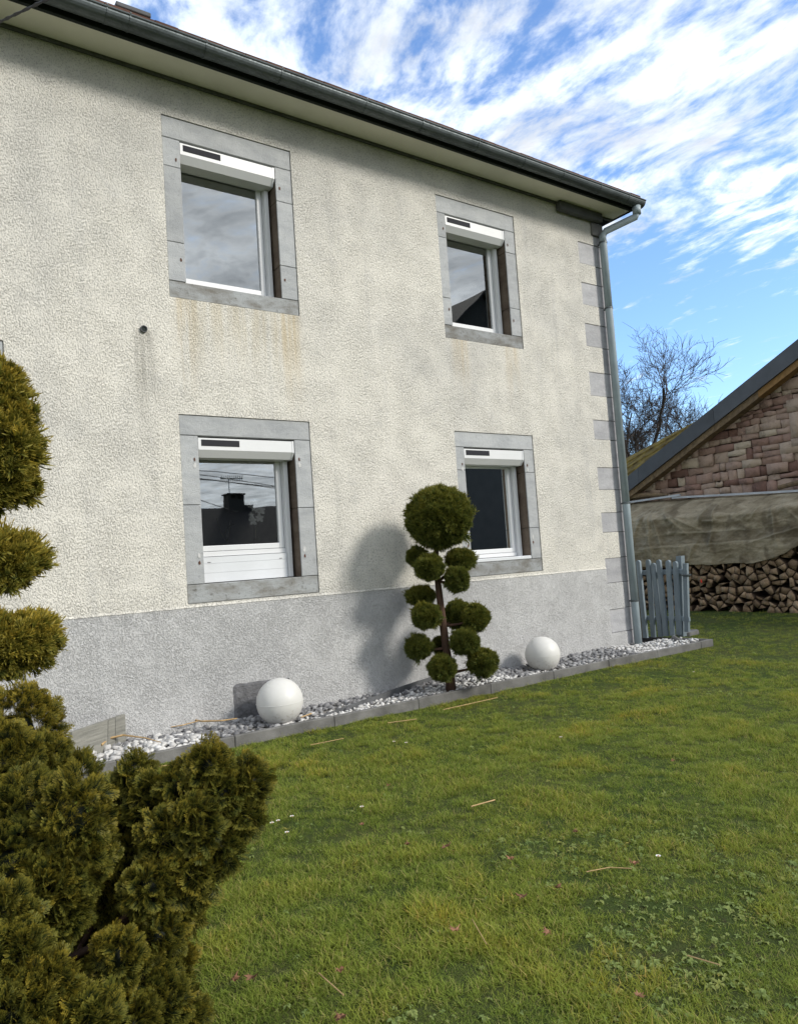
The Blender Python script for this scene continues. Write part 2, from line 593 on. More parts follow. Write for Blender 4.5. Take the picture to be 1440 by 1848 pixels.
# closed body behind the facade
MB().box(-6.0, CX - 0.01, 8.0, 8.25, -0.3, EAVE).build('rear_wall', M_WALL, house)
MB().box(CX - 0.22, CX - 0.012, 0.36, 1.10, -0.3, EAVE).build('side_wall', M_WALL, house)
MB().box(CX - 0.22, CX - 0.012, 2.60, 8.0, -0.3, EAVE).build('side_wall', M_WALL, house)
MB().box(CX - 0.22, CX - 0.012, 1.10, 2.60, -0.3, 1.10).build('side_wall', M_WALL, house)
MB().box(CX - 0.22, CX - 0.012, 1.10, 2.60, 2.80, EAVE).build('side_wall', M_WALL, house)
sw = MB()  # unseen window, added to let sunlight into the room
sw.bbox(CX - .14, CX - .08, 1.10, 1.17, 1.10, 2.80).bbox(CX - .14, CX - .08, 2.53, 2.60, 1.10, 2.80).bbox(CX - .14, CX - .08, 1.17, 2.53, 1.10, 1.17).bbox(CX - .14, CX - .08, 1.17, 2.53, 2.73, 2.80)
sw = sw.build('added_side_window', M_PVC, house)
MB().poly([(CX - .11, 1.165, 1.165), (CX - .11, 2.535, 1.165), (CX - .11, 2.535, 2.735), (CX - .11, 1.165, 2.735)]).build('pane', M_GLASS, sw)
MB().box(-6.2, -6.0, 0.0, 8.2, -0.3, EAVE).build('side_wall', M_WALL, house)
MB().poly([(CX - 0.1, 0.0, EAVE), (CX - 0.1, 8.2, EAVE), (CX - 0.1, 4.1, 9.1)]).build('gable_wall', M_WALL, house)
MB().box(-6.0, CX - 0.25, 0.21, 8.0, 0.55, 0.62).build('room_floor', M_FLOOR, house)
MB().box(-6.0, CX - 0.25, 0.21, 8.0, 3.30, 3.55).build('room_ceiling', M_ROOM, house)
MB().box(-6.0, CX - 0.25, 0.21, 8.0, EAVE - 0.1, EAVE - 0.02).build('room_ceiling', M_ROOM, house)
MB().box(-6.0, CX - 0.25, 3.6, 3.7, 0.62, 3.3).build('room_wall', M_ROOM, house)
MB().box(-6.0, CX - 0.25, 3.6, 3.7, 3.55, EAVE - 0.1).build('room_wall', M_ROOM, house)
MB().box(4.7, 4.8, 0.21, 3.6, 0.62, 3.3).build('room_wall', M_ROOM, house)

# quoins: wide blocks, with narrow ones between
zz = [-0.30]
qb = sorted([(z - h, z, True) for z, h in zip(QTOPS, QH)])
blocks = []
zc = -0.30
for (a, b, _) in qb:
    if a > zc + 0.02: blocks.append((zc, a, False))
    blocks.append((a, b, True))
    zc = b
blocks.append((zc, EAVE - 0.05, False))
for k, (a, b, wide) in enumerate(blocks):
    x0 = 8.485 if wide else 8.83
    dy = RNG.uniform(0, 0.003)
    o = MB().bbox(x0 + 0.003, CX, 0.006 + dy, 0.358, a + 0.004, b - 0.004, 0.005).build('quoin_stone', M_QUOIN, house)
MB().box(8.49, CX - 0.02, 0.024, 0.34, -0.3, EAVE - 0.06).build('quoin_backing', M_MORTAR, house)
MB().bbox(8.05, 8.98, -0.10, -0.012, EAVE - 0.14, EAVE - 0.002, 0.01).build('eave_plate', M_DARKCONC, house)
MB().bbox(8.80, CX + 0.03, -0.03, 0.30, EAVE - 0.34, EAVE - 0.145, 0.01).build('corner_block', M_CONC, house)

# door lintel at the far left
MB().bbox(DOOR[0] + .003, DOOR[1] - .003, 0.012, 0.25, DOOR[2] + .003, DOOR[3] - .003, 0.005).build('door_lintel', M_SURR, house)
MB().bbox(-0.10, 0.03, 0.012, 0.25, -0.2, 3.189, 0.005).build('door_jamb', M_SURR, house)
MB().bbox(0.50, 0.618, 0.012, 0.25, -0.2, 3.189, 0.005).build('door_jamb', M_SURR, house)
MB().bbox(0.03, 0.50, 0.17, 0.22, 0.0, 3.189, 0.01).build('door', M_PVC2, house)


def window(key, jl, jr):
    x0, x1, z0, z1, sx0, sx1, sz0, sz1 = WIN[key]
    win = empty('window', ((x0 + x1) / 2, 0.15, z0), parent=house)
    g = 0.0025
    yf = 0.011
    # stone surround
    MB().bbox(sx0 + g, sx1 - g, yf, 0.34, z1 + g, sz1 - g, 0.005).build('lintel_stone', M_SURR, win)
    MB().bbox(sx0 + g, sx1 - g, yf, 0.33, sz0 + g, z0 - g, 0.007).build('sill_stone', M_SILL, win)
    for side, xa, xb, cuts in ((0, sx0, x0, jl), (1, x1, sx1, jr)):
        zs = [z1] + [z1 - c * (z1 - z0) for c in cuts] + [z0]
        for a, b in zip(zs[:-1], zs[1:]):
            MB().bbox(xa + (g if side == 0 else 0), xb - (g if side else 0), yf + RNG.uniform(0, .002), 0.028, b + g, a - g, 0.004).build('jamb_stone', M_SURR, win)
            MB().bbox(xa + g, xb - g, 0.0295, 0.207, b + g, a - g, 0.004).build('reveal_stone', M_REVEAL, win)
        MB().box(xa + 0.012, xb - 0.012, 0.035, 0.2, z0, z1).build('joint_mortar', M_MORTAR, win)
        # filled shutter hinge holes
        for fz in (0.15, 0.86):
            zc = z1 - fz * (z1 - z0) + RNG.uniform(-.02, .02)
            xc = (xb - 0.045) if side == 0 else (xa + 0.045)
            d = MB()
            ang = [2 * math.pi * i / 9 for i in range(9)]
            d.poly([(xc + math.cos(a) * .011 * RNG.uniform(.7, 1.2), yf - .003, zc + math.sin(a) * .020 * RNG.uniform(.7, 1.2)) for a in ang])
            d.build('hinge_hole', M_RUSTHOLE, win)
            if key in ('LL', 'LR'):
                d = MB()
                dz_ = -0.055 if fz < .5 else 0.07
                d.poly([(xc + math.cos(a) * .016 * RNG.uniform(.6, 1.3), yf - .002, zc + dz_ + math.sin(a) * .030 * RNG.uniform(.7, 1.2)) for a in ang])
                d.build('filler_patch', M_FILLER, win)
    # roller shutter box with chamfered underside
    zt = z1 - 0.018
    prof = [(0.018, zt), (0.018, zt - 0.118), (0.070, zt - 0.190), (0.225, zt - 0.190), (0.225, zt)]
    xa, xb = x0 + 0.004, x1 - 0.028
    d = MB()
    va = [(xa, p[0], p[1]) for p in prof]
    vb = [(xb, p[0], p[1]) for p in prof]
    n = len(prof)
    d.add(va + vb, [tuple(range(n)), tuple(range(2 * n - 1, n - 1, -1))] + [(i, (i + 1) % n, n + (i + 1) % n, n + i) for i in range(n)])
    d.build('shutter_box', M_SHUT, win)
    d = MB()
    va = [(xb + 0.0005, p[0] - 0.004 if p[0] < .1 else p[0], p[1] + (0.003 if p[1] > zt - .01 else -.003)) for p in prof]
    vb = [(xb + 0.020, p[1 - 1] - 0.004 if p[0] < .1 else p[0], p[1] + (0.003 if p[1] > zt - .01 else -.003)) for p in prof]
    d.add(va + vb, [tuple(range(n)), tuple(range(2 * n - 1, n - 1, -1))] + [(i, (i + 1) % n, n + (i + 1) % n, n + i) for i in range(n)])
    d.build('shutter_end_cap', M_PVC, win)
    w_ = xb - xa
    MB().bbox(xa + 0.03 * w_, xa + 0.42 * w_, 0.0135, 0.0175, zt - 0.080, zt - 0.017, 0.001).build('solar_panel', M_VENT, win)
    # shutter guide rails, frame, sash, pane
    zb = zt - 0.190
    ext = {'UL': 0.030, 'UR': 0.030, 'LL': 0.275, 'LR': 0.060}[key]
    fz0 = z0 + ext
    for a, b in ((x0 + 0.004, x0 + 0.05), (x1 - 0.072, x1 - 0.026)):
        MB().bbox(a, b, 0.155, 0.206, z0 + 0.004, zb - 0.001, 0.004).build('guide_rail', M_PVC, win)
    fa, fb = x0 - 0.075, x1 - 0.026
    fr = MB()
    ft = 0.052
    fr.bbox(fa, fa + ft, 0.210, 0.275, z0 + .003, z1 - .003, 0.004)
    fr.bbox(fb - ft, fb, 0.210, 0.275, z0 + .003, z1 - .003, 0.004)
    fr.bbox(fa + ft, fb - ft, 0.210, 0.275, fz0 - .01, fz0 + ft - 0.012, 0.004)
    fr.bbox(fa + ft, fb - ft, 0.210, 0.275, z1 - ft - 0.08, z1 - .003, 0.004)
    fr.build('frame', M_PVC, win)
    sa, sb, sz_a, sz_b = fa + ft + .003, fb - ft - .003, fz0 + ft - .009, z1 - ft - 0.083
    st = 0.058
    sh = MB()
    sh.bbox(sa, sa + st, 0.218, 0.265, sz_a, sz_b, 0.006)
    sh.bbox(sb - st, sb, 0.218, 0.265, sz_a, sz_b, 0.006)
    sh.bbox(sa + st, sb - st, 0.218, 0.265, sz_a, sz_a + st, 0.006)
    sh.bbox(sa + st, sb - st, 0.218, 0.265, sz_b - st, sz_b, 0.006)
    sh.build('sash', M_PVC, win)
    MB().poly([(sa + st - .002, 0.243, sz_a + st - .002), (sb - st + .002, 0.243, sz_a + st - .002),
               (sb - st + .002, 0.243, sz_b - st + .002), (sa + st - .002, 0.243, sz_b - st + .002)]).build('pane', M_GLASS, win)
    if key == 'LL':
        hs = [z0 + 0.004, z0 + 0.100, z0 + 0.195, z0 + 0.262]
        for a, b in zip(hs[:-1], hs[1:]):
            MB().bbox(x0 + 0.004, x1 - 0.075, 0.188, 0.209, a + 0.0005, b - 0.0005, 0.0018).build('panel_board', M_PVC2, win)
        for xx in (x0 + 0.10, x1 - 0.17):
            MB().bbox(xx, xx + 0.035, 0.1862, 0.1885, z0 + 0.205, z0 + 0.211, 0.0008).build('drain_slot', M_VENT, win)
    elif key == 'LR':
        MB().bbox(x0 - 0.01, x1 - 0.012, 0.006, 0.209, z0 + 0.002, z0 + 0.045, 0.006).build('window_board', M_PVC2, win)
    else:
        MB().bbox(x0 + 0.052, x1 - 0.075, 0.19, 0.209, z0 + 0.002, z0 + 0.028, 0.003).build('frame_extension', M_PVC, win)
    # inner sill
    MB().bbox(x0 - 0.1, x1 + 0.1, 0.332, 0.60, fz0 - 0.03, fz0 - 0.002, 0.004).build('inner_sill', M_ROOM, win)
    return win


M_RUSTHOLE = simple('rusty_hole', (0.10, 0.05, 0.035), 0.9, 0.4, 60.0)
M_FILLER = simple('white_filler', (0.50, 0.50, 0.49), 0.9, 0.1, 60.0)
window('UL', (0.20, 0.73), (0.26, 0.75))
window('UR', (0.22, 0.76), (0.21, 0.74))
window('LL', (0.47,), (0.50,))
window('LR', (0.20, 0.72), (0.21, 0.72))

# small open pipe stub in the wall
pt = on_y(259, 594, 0)
d = MB()
ring = [2 * math.pi * i / 14 for i in range(14)]
ro, ri = 0.034, 0.026
vo = [(pt[0] + ro * math.cos(a), -0.022, pt[2] + ro * math.sin(a)) for a in ring]
vi = [(pt[0] + ri * math.cos(a), -0.022, pt[2] + ri * math.sin(a)) for a in ring]
vb = [(pt[0] + ri * math.cos(a), 0.15, pt[2] + ri * math.sin(a)) for a in ring]
vw = [(pt[0] + ro * math.cos(a), 0.01, pt[2] + ro * math.sin(a)) for a in ring]
n = 14
fs = []
for i in range(n):
    j = (i + 1) % n
    fs += [(i, j, n + j, n + i), (i, j, 3 * n + j, 3 * n + i)]
d.add(vo + vi + vb + vw, fs).build('vent_pipe', M_DARKCONC, house)
MB().poly([(pt[0] + ri * math.cos(a), -0.012, pt[2] + ri * math.sin(a)) for a in ring]).build('dark_mouth_disc', M_FASCIA, house)  # near-black disc paints in the shade inside the pipe

# eaves: soffit, fascia, gutter, tiles, roof, chimney
XE = 9.33
mb = MB()
mb.box(-6.3, XE - 0.03, -0.36, 0.0, EAVE, EAVE + 0.025).build('soffit', M_SOFFIT, house)
MB().box(-6.3, XE - 0.03, -0.035, -0.004, EAVE - 0.03, EAVE - 0.001).build('soffit_trim', M_DARKCONC, house)
MB().box(-6.3, XE - 0.01, -0.40, -0.362, EAVE - 0.02, EAVE + 0.20).build('fascia_board', M_FASCIA, house)
MB().box(XE - 0.029, XE - 0.012, -0.36, 0.9, EAVE - 0.02, EAVE + 0.21).build('verge_board', M_FASCIA, house)
GY, GZ, GR = -0.492, 6.525, 0.088
gut = MB()
na = 12
arc = [math.pi + math.pi * i / na for i in range(na + 1)]
X0, X1 = -6.3, XE + 0.06
for i in range(na):
    for rr in (GR, GR - 0.004):
        a, b = arc[i], arc[i + 1]
        gut.poly([(X0, GY + rr * math.cos(a), GZ + rr * math.sin(a)), (X1, GY + rr * math.cos(a), GZ + rr * math.sin(a)),
                  (X1, GY + rr * math.cos(b), GZ + rr * math.sin(b)), (X0, GY + rr * math.cos(b), GZ + rr * math.sin(b))])
gut.poly([(X1, GY + GR * math.cos(a), GZ + GR * math.sin(a)) for a in arc])
gut.tube([(X0, GY - GR - 0.002, GZ + 0.004), (X1, GY - GR - 0.002, GZ + 0.004)], 0.010, 8)
gut_o = gut.build('gutter', M_ZINC, house, smooth=False)
for px, py in ((193, 30), (235, 45), (373, 100), (510, 150), (663, 205), (765, 240), (866, 280), (950, 310), (1020, 335), (1087, 362), (1138, 378)):
    gx = on_y(px, py, -0.575)[0]
    d = MB()
    wv = 0.012
    for i in range(na):
        a, b = arc[i], arc[i + 1]
        rr = GR + 0.005
        d.poly([(gx, GY + rr * math.cos(a), GZ + rr * math.sin(a)), (gx + wv, GY + rr * math.cos(a), GZ + rr * math.sin(a)),
                (gx + wv, GY + rr * math.cos(b), GZ + rr * math.sin(b)), (gx, GY + rr * math.cos(b), GZ + rr * math.sin(b))])
        for xx in (gx, gx + wv):
            d.poly([(xx, GY + rr * math.cos(a), GZ + rr * math.sin(a)), (xx, GY + rr * math.cos(b), GZ + rr * math.sin(b)),
                    (xx, GY + (GR) * math.cos(b), GZ + (GR) * math.sin(b)), (xx, GY + (GR) * math.cos(a), GZ + (GR) * math.sin(a))])
    d.box(gx, gx + wv, GY - GR - 0.014, GY - GR + 0.02, GZ + 0.014, GZ + 0.022)
    d.build('gutter_bracket', M_ZINC, house)
RS = 0.60
roof = MB()
ya, za = -0.44, GZ + 0.066
yr = 4.1
for (y0, z0_, y1, z1_) in ((ya, za, yr, za + RS * (yr - ya)), (8.64, za, yr, za + RS * (yr - ya))):
    roof.add([(-6.6, y0, z0_), (XE + 0.02, y0, z0_), (XE + 0.02, y1, z1_), (-6.6, y1, z1_),
              (-6.6, y0, z0_ - .05), (XE + 0.02, y0, z0_ - .05), (XE + 0.02, y1, z1_ - .05), (-6.6, y1, z1_ - .05)],
             [(0, 1, 2, 3), (7, 6, 5, 4), (0, 1, 5, 4), (1, 2, 6, 5), (2, 3, 7, 6), (3, 0, 4, 7)])
roof.build('roof', M_TILE, house)
tx = 0.6
while tx < XE + 0.02:
    jz = RNG.uniform(-0.004, 0.004)
    d = MB()
    d.add([(tx + .004, ya - 0.07, za + 0.004 + jz), (tx + .221, ya - 0.07, za + 0.004 + jz), (tx + .221, ya + 0.3, za + .012 + 0.37 * RS), (tx + .004, ya + 0.3, za + .012 + .37 * RS),
           (tx + .004, ya - 0.068, za + 0.030 + jz), (tx + .221, ya - 0.068, za + 0.030 + jz), (tx + .221, ya + 0.3, za + .034 + 0.37 * RS), (tx + .004, ya + 0.3, za + .034 + .37 * RS)],
          [(3, 2, 1, 0), (4, 5, 6, 7), (0, 1, 5, 4), (1, 2, 6, 5), (2, 3, 7, 6), (3, 0, 4, 7)])
    d.build('roof_tile', M_TILE, house)
    tx += 0.225
d = MB()
d.box(2.84, 3.24, 3.0, 3.6, 7.6, 9.28)
ch = d.build('chimney', M_BRICK, house)
MB().bbox(2.80, 3.28, 2.95, 3.65, 9.40, 9.47, 0.01).build('chimney_cap', M_DARKCONC, ch)
for xa in (2.83, 3.13):
    MB().bbox(xa, xa + .12, 3.0, 3.6, 9.281, 9.399, 0.005).build('chimney_pier', M_BRICK, ch)

# downpipe with swan neck
d = MB()
px_, py_ = 8.955, -0.085
d.tube([(9.27, GY, GZ - GR + 0.01), (9.27, GY, GZ - GR - 0.11)], 0.062, 14)
d.tube([(9.27, GY, GZ - GR - 0.08), (9.265, GY + 0.02, GZ - GR - 0.14), (px_ + .03, py_ - 0.04, 6.16), (px_, py_, 6.09), (px_, py_, 5.95)], [0.052, 0.052, 0.052, 0.053, 0.054], 14)
dp = d.build('downpipe_neck', M_PIPE, house, smooth=True)
zs = [-0.12, 0.62, 2.05, 4.98, 5.99]
for a, b in zip(zs[:-1], zs[1:]):
    MB().tube([(px_, py_, a), (px_, py_, b - 0.03), (px_, py_, b)], [0.055, 0.055, 0.057], 18).build('downpipe', M_PIPE, house, smooth=True)
    d = MB()
    d.tube([(px_, py_, b - 0.012), (px_, py_, b + 0.012)], 0.0615, 18)
    d.box(px_ - 0.006, px_ + 0.006, py_ + .05, 0.02, b - 0.01, b + 0.01)
    d.build('pipe_clip', M_ZINC, house)
# rough patch where the render is missing, and footing strip
d = MB()
N = 16
vv, ff = [], []
xa, xb, zb_, zt_ = 2.79, 3.42, -0.14, 0.335
for j in range(N + 1):
    for i in range(N + 1):
        u, v = i / N, j / N
        x = xa + (xb - xa) * u + (0.012 * noise.noise(Vector((v * 5, 1, 0))) if i in (0, N) else 0)
        z = zb_ + (zt_ - zb_) * v - (0.03 * u * u if j == N else 0) + (0.015 * noise.noise(Vector((u * 6, 4, 0))) if j == N else 0)
        y = -0.016 - (0.006 * noise.noise(Vector((u * 14, v * 14, 2))) if 0 < i < N and 0 < j < N else -0.012)
        vv.append((x, y, z))
for j in range(N):
    for i in range(N):
        ff.append((j * (N + 1) + i, j * (N + 1) + i + 1, (j + 1) * (N + 1) + i + 1, (j + 1) * (N + 1) + i))
d.add(vv, ff).build('bare_render_patch', M_PATCH, house)


# ------------------------------------------------------------------ kerb and gravel bed
kerb = empty('garden_kerb', (5.0, -0.71, -0.1), 'low grey concrete kerb edging the gravel bed along the lawn', 'kerb')
KY0, KY1 = -0.735, -0.685
kx = -0.5
while kx < 9.75:
    L = min(1.0, 9.80 - kx)
    z = RNG.uniform(-0.006, 0.004)
    MB().bbox(kx + 0.0015, kx + L - 0.0015, KY0 + RNG.uniform(-.004, .004), KY1, -0.30, z, 0.006).build('kerb_block', M_CONC, kerb)
    kx += 1.0
MB().bbox(9.75, 9.80, KY1 + .004, -0.20, -0.30, -0.002, 0.006).build('kerb_block', M_CONC, kerb)

M_BED = simple('gravel_dust', (0.20, 0.19, 0.175), 0.95, 0.3, 20.0, 90.0, 0.006, 0.1)
mb = MB()
gx_, gy_ = np.arange(-0.5, 9.81, 0.10), np.linspace(KY1 - 0.02, -0.004, 9)


def bed_h(x, y):
    t = (y - KY1) / (-KY1)
    h = -0.050 + 0.030 * t + 0.016 * noise.noise(Vector((x * 2.2, y * 3.0, 5)))
    h += 0.040 * math.exp(-((x - 5.5) / 0.7) ** 2) + 0.04 * math.exp(-((x - 8.1) / 0.8) ** 2) * t
    h += 0.030 * math.exp(-((x - 1.8) / 0.25) ** 2 - ((y + 0.45) / 0.2) ** 2)
    return h - 0.012


vv = [(x, y, bed_h(x, y)) for y in gy_ for x in gx_]
n = len(gx_)
ff = [(j * n + i, j * n + i + 1, (j + 1) * n + i + 1, (j + 1) * n + i) for j in range(len(gy_) - 1) for i in range(n - 1)]
bed = mb.add(vv, ff).build('gravel_bed', M_BED, smooth=True)
tag(bed, 'narrow bed of white and grey stones between kerb and plinth', None, None, 'structure')


def stone_mat():
    m, t = material('marble_and_slate_chips')
    o = t.n('ShaderNodeTexCoord').outputs['Object']
    a = t.n('ShaderNodeAttribute', attribute_name='tone').outputs['Fac']
    g = t.n('ShaderNodeNewGeometry')
    n = t.noise(g.outputs['Position'], 38.0, 6.0, 0.65)
    c = t.ramp(a, [(0.0, (0.10, 0.10, 0.105)), (0.35, (0.20, 0.20, 0.205)), (0.6, (0.36, 0.36, 0.36)), (0.8, (0.50, 0.49, 0.47)), (1.0, (0.66, 0.655, 0.64))])
    c = t.mix(t.math('MULTIPLY', t.range(n, 0.50, 0.72), 0.45), c, (0.20, 0.185, 0.165))
    finish(t, c, 0.8, t.noise(g.outputs['Position'], 120.0, 4.0), 0.002, 1.0, 0.3)
    return m


M_STONE = stone_mat()


def rock_proto(seed, angular=True):
    r = np.random.default_rng(seed)
    bm = bmesh.new()
    if angular:
        pts = r.normal(size=(11, 3))
        pts /= np.linalg.norm(pts, axis=1)[:, None]
        pts *= r.uniform(0.75, 1.1, (11, 1))
    else:
        pts = r.normal(size=(22, 3))
        pts /= np.linalg.norm(pts, axis=1)[:, None]
    for p in pts: bm.verts.new(p)
    res = bmesh.ops.convex_hull(bm, input=bm.verts)
    bmesh.ops.delete(bm, geom=[v for v in bm.verts if not v.link_faces], context='VERTS')
    bmesh.ops.triangulate(bm, faces=bm.faces)
    bm.verts.index_update()
    V = np.array([v.co[:] for v in bm.verts])
    F = np.array([[v.index for v in f.verts] for f in bm.faces])
    bm.free()
    return V, F


ROCKS = [rock_proto(s) for s in range(12)] + [rock_proto(50 + s, False) for s in range(6)]


def rand_rot(r):
    q = r.normal(size=4)
    q /= np.linalg.norm(q)
    a, b, c, d_ = q
    return np.array([[1 - 2 * (c * c + d_ * d_), 2 * (b * c - a * d_), 2 * (b * d_ + a * c)],
                     [2 * (b * c + a * d_), 1 - 2 * (b * b + d_ * d_), 2 * (c * d_ - a * b)],
                     [2 * (b * d_ - a * c), 2 * (c * d_ + a * b), 1 - 2 * (b * b + c * c)]])


stones = []
rs = np.random.default_rng(21)
for _ in range(3300):
    x = rs.uniform(1.05, 9.72)
    y = rs.uniform(KY1 + 0.02, -0.035)
    t_ = (y - KY1) / (-KY1)
    pn = noise.noise(Vector((x * 0.8, 2.0, y)))
    # white chips near the kerb, grey pebbles against the wall
    lim = 0.42 + 0.25 * pn
    if x > 8.3: lim = 1.2
    elif x > 6.95: lim = 0.22
    elif x < 2.3 and x > 1.25: lim = 0.75
    elif 4.1 < x < 5.6: lim = 0.62
    elif 2.2 < x < 3.1: lim = 0.15
    white = t_ + rs.normal(0, 0.10) < lim
    s = rs.uniform(0.018, 0.034) if white else rs.uniform(0.020, 0.036)
    if x < 2.4 and white: s *= 1.45
    tone = rs.uniform(0.72, 1.0) if white else rs.uniform(0.05, 0.55)
    if white and rs.random() < 0.18: tone = rs.uniform(0.3, 0.6)
    z = bed_h(x, y) + s * rs.uniform(0.15, 0.75)
    stones.append((x, y, z, s, tone, white))
for _ in range(60):       # spill of chips beside the wooden board and past the corner
    x = rs.uniform(9.0, 9.70); y = rs.uniform(-0.66, -0.30)
    stones.append((x, y, -0.02 + rs.uniform(0, .03), rs.uniform(.02, .035), rs.uniform(.8, 1), True))
info = []
for s in stones:
    p = proj(s[:3])
    info.append(s[3] / p[2] if 90 < p[0] < 1440 else 0)
order = np.argsort(info)[::-1]
SV, SF, ST, base = [], [], [], 0
for rank, i in enumerate(order):
    x, y, z, s, tone, white = stones[i]
    V, F = ROCKS[rs.integers(0, 12) if white or rs.random() < .4 else rs.integers(12, 18)]
    sc = np.array([rs.uniform(0.8, 1.35), rs.uniform(0.75, 1.15), rs.uniform(0.6, 0.9)]) * s
    R = rand_rot(rs)
    P = (V @ R.T) * sc + np.array([x, y, z])
    if rank < 295:
        np_mesh('stone', P, F, M_STONE, bed, {'tone': np.full(len(P), tone)})
    else:
        SV.append(P); SF.append(F + base); ST.append(np.full(len(P), tone)); base += len(P)
so = np_mesh('small_stones', np.concatenate(SV), np.concatenate(SF), M_STONE, bed, {'tone': np.concatenate(ST)})
so['kind'] = 'stuff'

# dark membrane edging inside the bed
d = MB()
pts = [(1.80, -0.50), (2.2, -0.565), (2.65, -0.63), (3.1, -0.62), (3.4, -0.55), (3.75, -0.45), (4.2, -0.33), (4.7, -0.20), (5.2, -0.06)]
hh = [0.03, 0.03, 0.015, 0.015, 0.035, 0.05, 0.07, 0.08, 0.07]
for k in range(len(pts) - 1):
    (xa, ya_), (xb, yb_) = pts[k], pts[k + 1]
    za_, zb_ = bed_h(xa, ya_) + hh[k], bed_h(xb, yb_) + hh[k + 1]
    d.add([(xa, ya_, -.15), (xb, yb_, -.15), (xb, yb_, zb_), (xa, ya_, za_), (xa, ya_ + .012, -.15), (xb, yb_ + .012, -.15), (xb, yb_ + .012, zb_), (xa, ya_ + .012, za_)],
          [(0, 1, 2, 3), (7, 6, 5, 4), (3, 2, 6, 7), (0, 3, 7, 4), (1, 2, 6, 5)])
o = d.build('edging_strip', M_DARKCONC)
tag(o, 'dark flexible edging strip winding through the gravel bed', 'edging strip')

# weathered boards at the left end of the bed
M_OLDWOOD = None


def wood_mat(name, c1, c2, axis_scale, rough=0.85, rnd=0.2, endgrain=False):
    m, t = material(name)
    o = coords(t)
    oi = t.n('ShaderNodeObjectInfo').outputs['Random']
    off = t.n('ShaderNodeVectorMath', {0: o, 1: t.n('ShaderNodeCombineXYZ', {0: t.math('MULTIPLY', oi, 7.0), 1: t.math('MULTIPLY', oi, 13.0), 2: 0.0}).outputs[0]}, operation='ADD').outputs[0]
    g = t.noise(t.mapped(off, axis_scale), 1.0, 6.0, 0.65, 0.4)
    f = t.noise(off, 55.0, 5.0, 0.6)
    c = t.ramp(g, [(0.28, c2), (0.72, c1)])
    c = t.mix(t.math('MULTIPLY', t.range(f, 0.55, 0.75), 0.4), c, tuple(.45 * x for x in c2))
    c = t.mix(1.0, c, t.ramp(oi, [(0.0, 1 - rnd), (1.0, 1 + rnd)]), 'MULTIPLY')
    finish(t, c, rough, t.math('ADD', g, t.math('MULTIPLY', f, .4)), 0.004, 1.0, 0.2)
    return m


M_GREYBOARD = wood_mat('weathered_grey_board', (0.27, 0.265, 0.235), (0.14, 0.14, 0.125), (3, 3, 40))
bd = empty('wooden_edging', (1.5, -0.2, -0.05), 'weathered grey timber edging boards standing in the gravel at its left end', 'edging board')
A = on_y(118, 1372, -0.40); B = on_y(228, 1330, -0.03); At = on_y(130, 1322, -0.40); Bt = on_y(226, 1289, -0.03)
cuts = [0.0, 0.66, 0.80, 1.0]
for a, b in zip(cuts[:-1], cuts[1:]):
    lo0, lo1 = A + (B - A) * (a + .004), A + (B - A) * (b - .004)
    hi0, hi1 = At + (Bt - At) * (a + .004), At + (Bt - At) * (b - .004)
    lo0, lo1 = lo0 - np.array([0, 0, .1]), lo1 - np.array([0, 0, .1])
    th = np.array([-0.022, 0.030, 0])
    MB().add([lo0, lo1, hi1, hi0, lo0 + th, lo1 + th, hi1 + th, hi0 + th],
             [(0, 1, 2, 3), (7, 6, 5, 4), (0, 1, 5, 4), (1, 2, 6, 5), (2, 3, 7, 6), (3, 0, 4, 7)]).build('board', M_GREYBOARD, bd)

# dry stalks on the gravel
M_STRAW = simple('dry_straw', (0.40, 0.27, 0.13), 0.8, 0.25, 30.0)


def stalk(name, pts, r, label, group=None):
    o = MB().tube(pts, r, 5).build(name, M_STRAW)
    tag(o, label, 'stalk', group)
    return o


def gp(px, py, z):
    return tuple(on_z(px, py, z))


stalk('dry_stalk', [gp(183, 1345, .03), gp(196, 1333, .06), gp(222, 1327, .07), gp(262, 1332, .05), gp(290, 1340, .02)], [.012, .011, .009, .006, .003], 'long curved dry leaf stalk lying over the white chips by the boards')
stalk('dry_stalk', [gp(300, 1314, .03), gp(330, 1309, .04), gp(360, 1301, .05)], [.004, .006, .004], 'short straight dry stalk on grey pebbles against the plinth')
stalk('dry_stalk', [gp(342, 1298, .06), gp(365, 1302, .05), gp(400, 1301, .05), gp(428, 1297, .05)], [.008, .009, .008, .006], 'thick tan dry stalk on pebbles left of the bare patch')
stalk('dry_stalk', [gp(543, 1295, .03), gp(562, 1288, .04)], [.006, .008], 'stubby dry stalk lying just right of the left globe')

# ------------------------------------------------------------------ globe lamps
def globe_mat():
    m, t = material('opal_globe')
    o = t.n('ShaderNodeNewGeometry').outputs['Position']
    n = t.noise(o, 6.0, 5.0, 0.6)
    c = t.mix(t.math('MULTIPLY', t.range(n, 0.50, 0.75), 0.35), (0.60, 0.595, 0.57), (0.53, 0.525, 0.495))
    zz = t.n('ShaderNodeSeparateXYZ', {0: o}).outputs[2]
    sp = t.noise(o, 34.0, 5.0, 0.7)
    c = t.mix(t.math('MULTIPLY', t.range(sp, 0.52, 0.70), t.range(zz, 0.16, 0.0, 0.0, 0.8)), c, (0.26, 0.22, 0.16))
    finish(t, c, 0.45, None, spec=0.35, extra={'Subsurface Weight': 0.25, 'Subsurface Radius': (0.05, 0.05, 0.045)})
    return m


M_GLOBE = globe_mat()
M_BASE = simple('lamp_base_plastic', (0.05, 0.05, 0.05), 0.6)


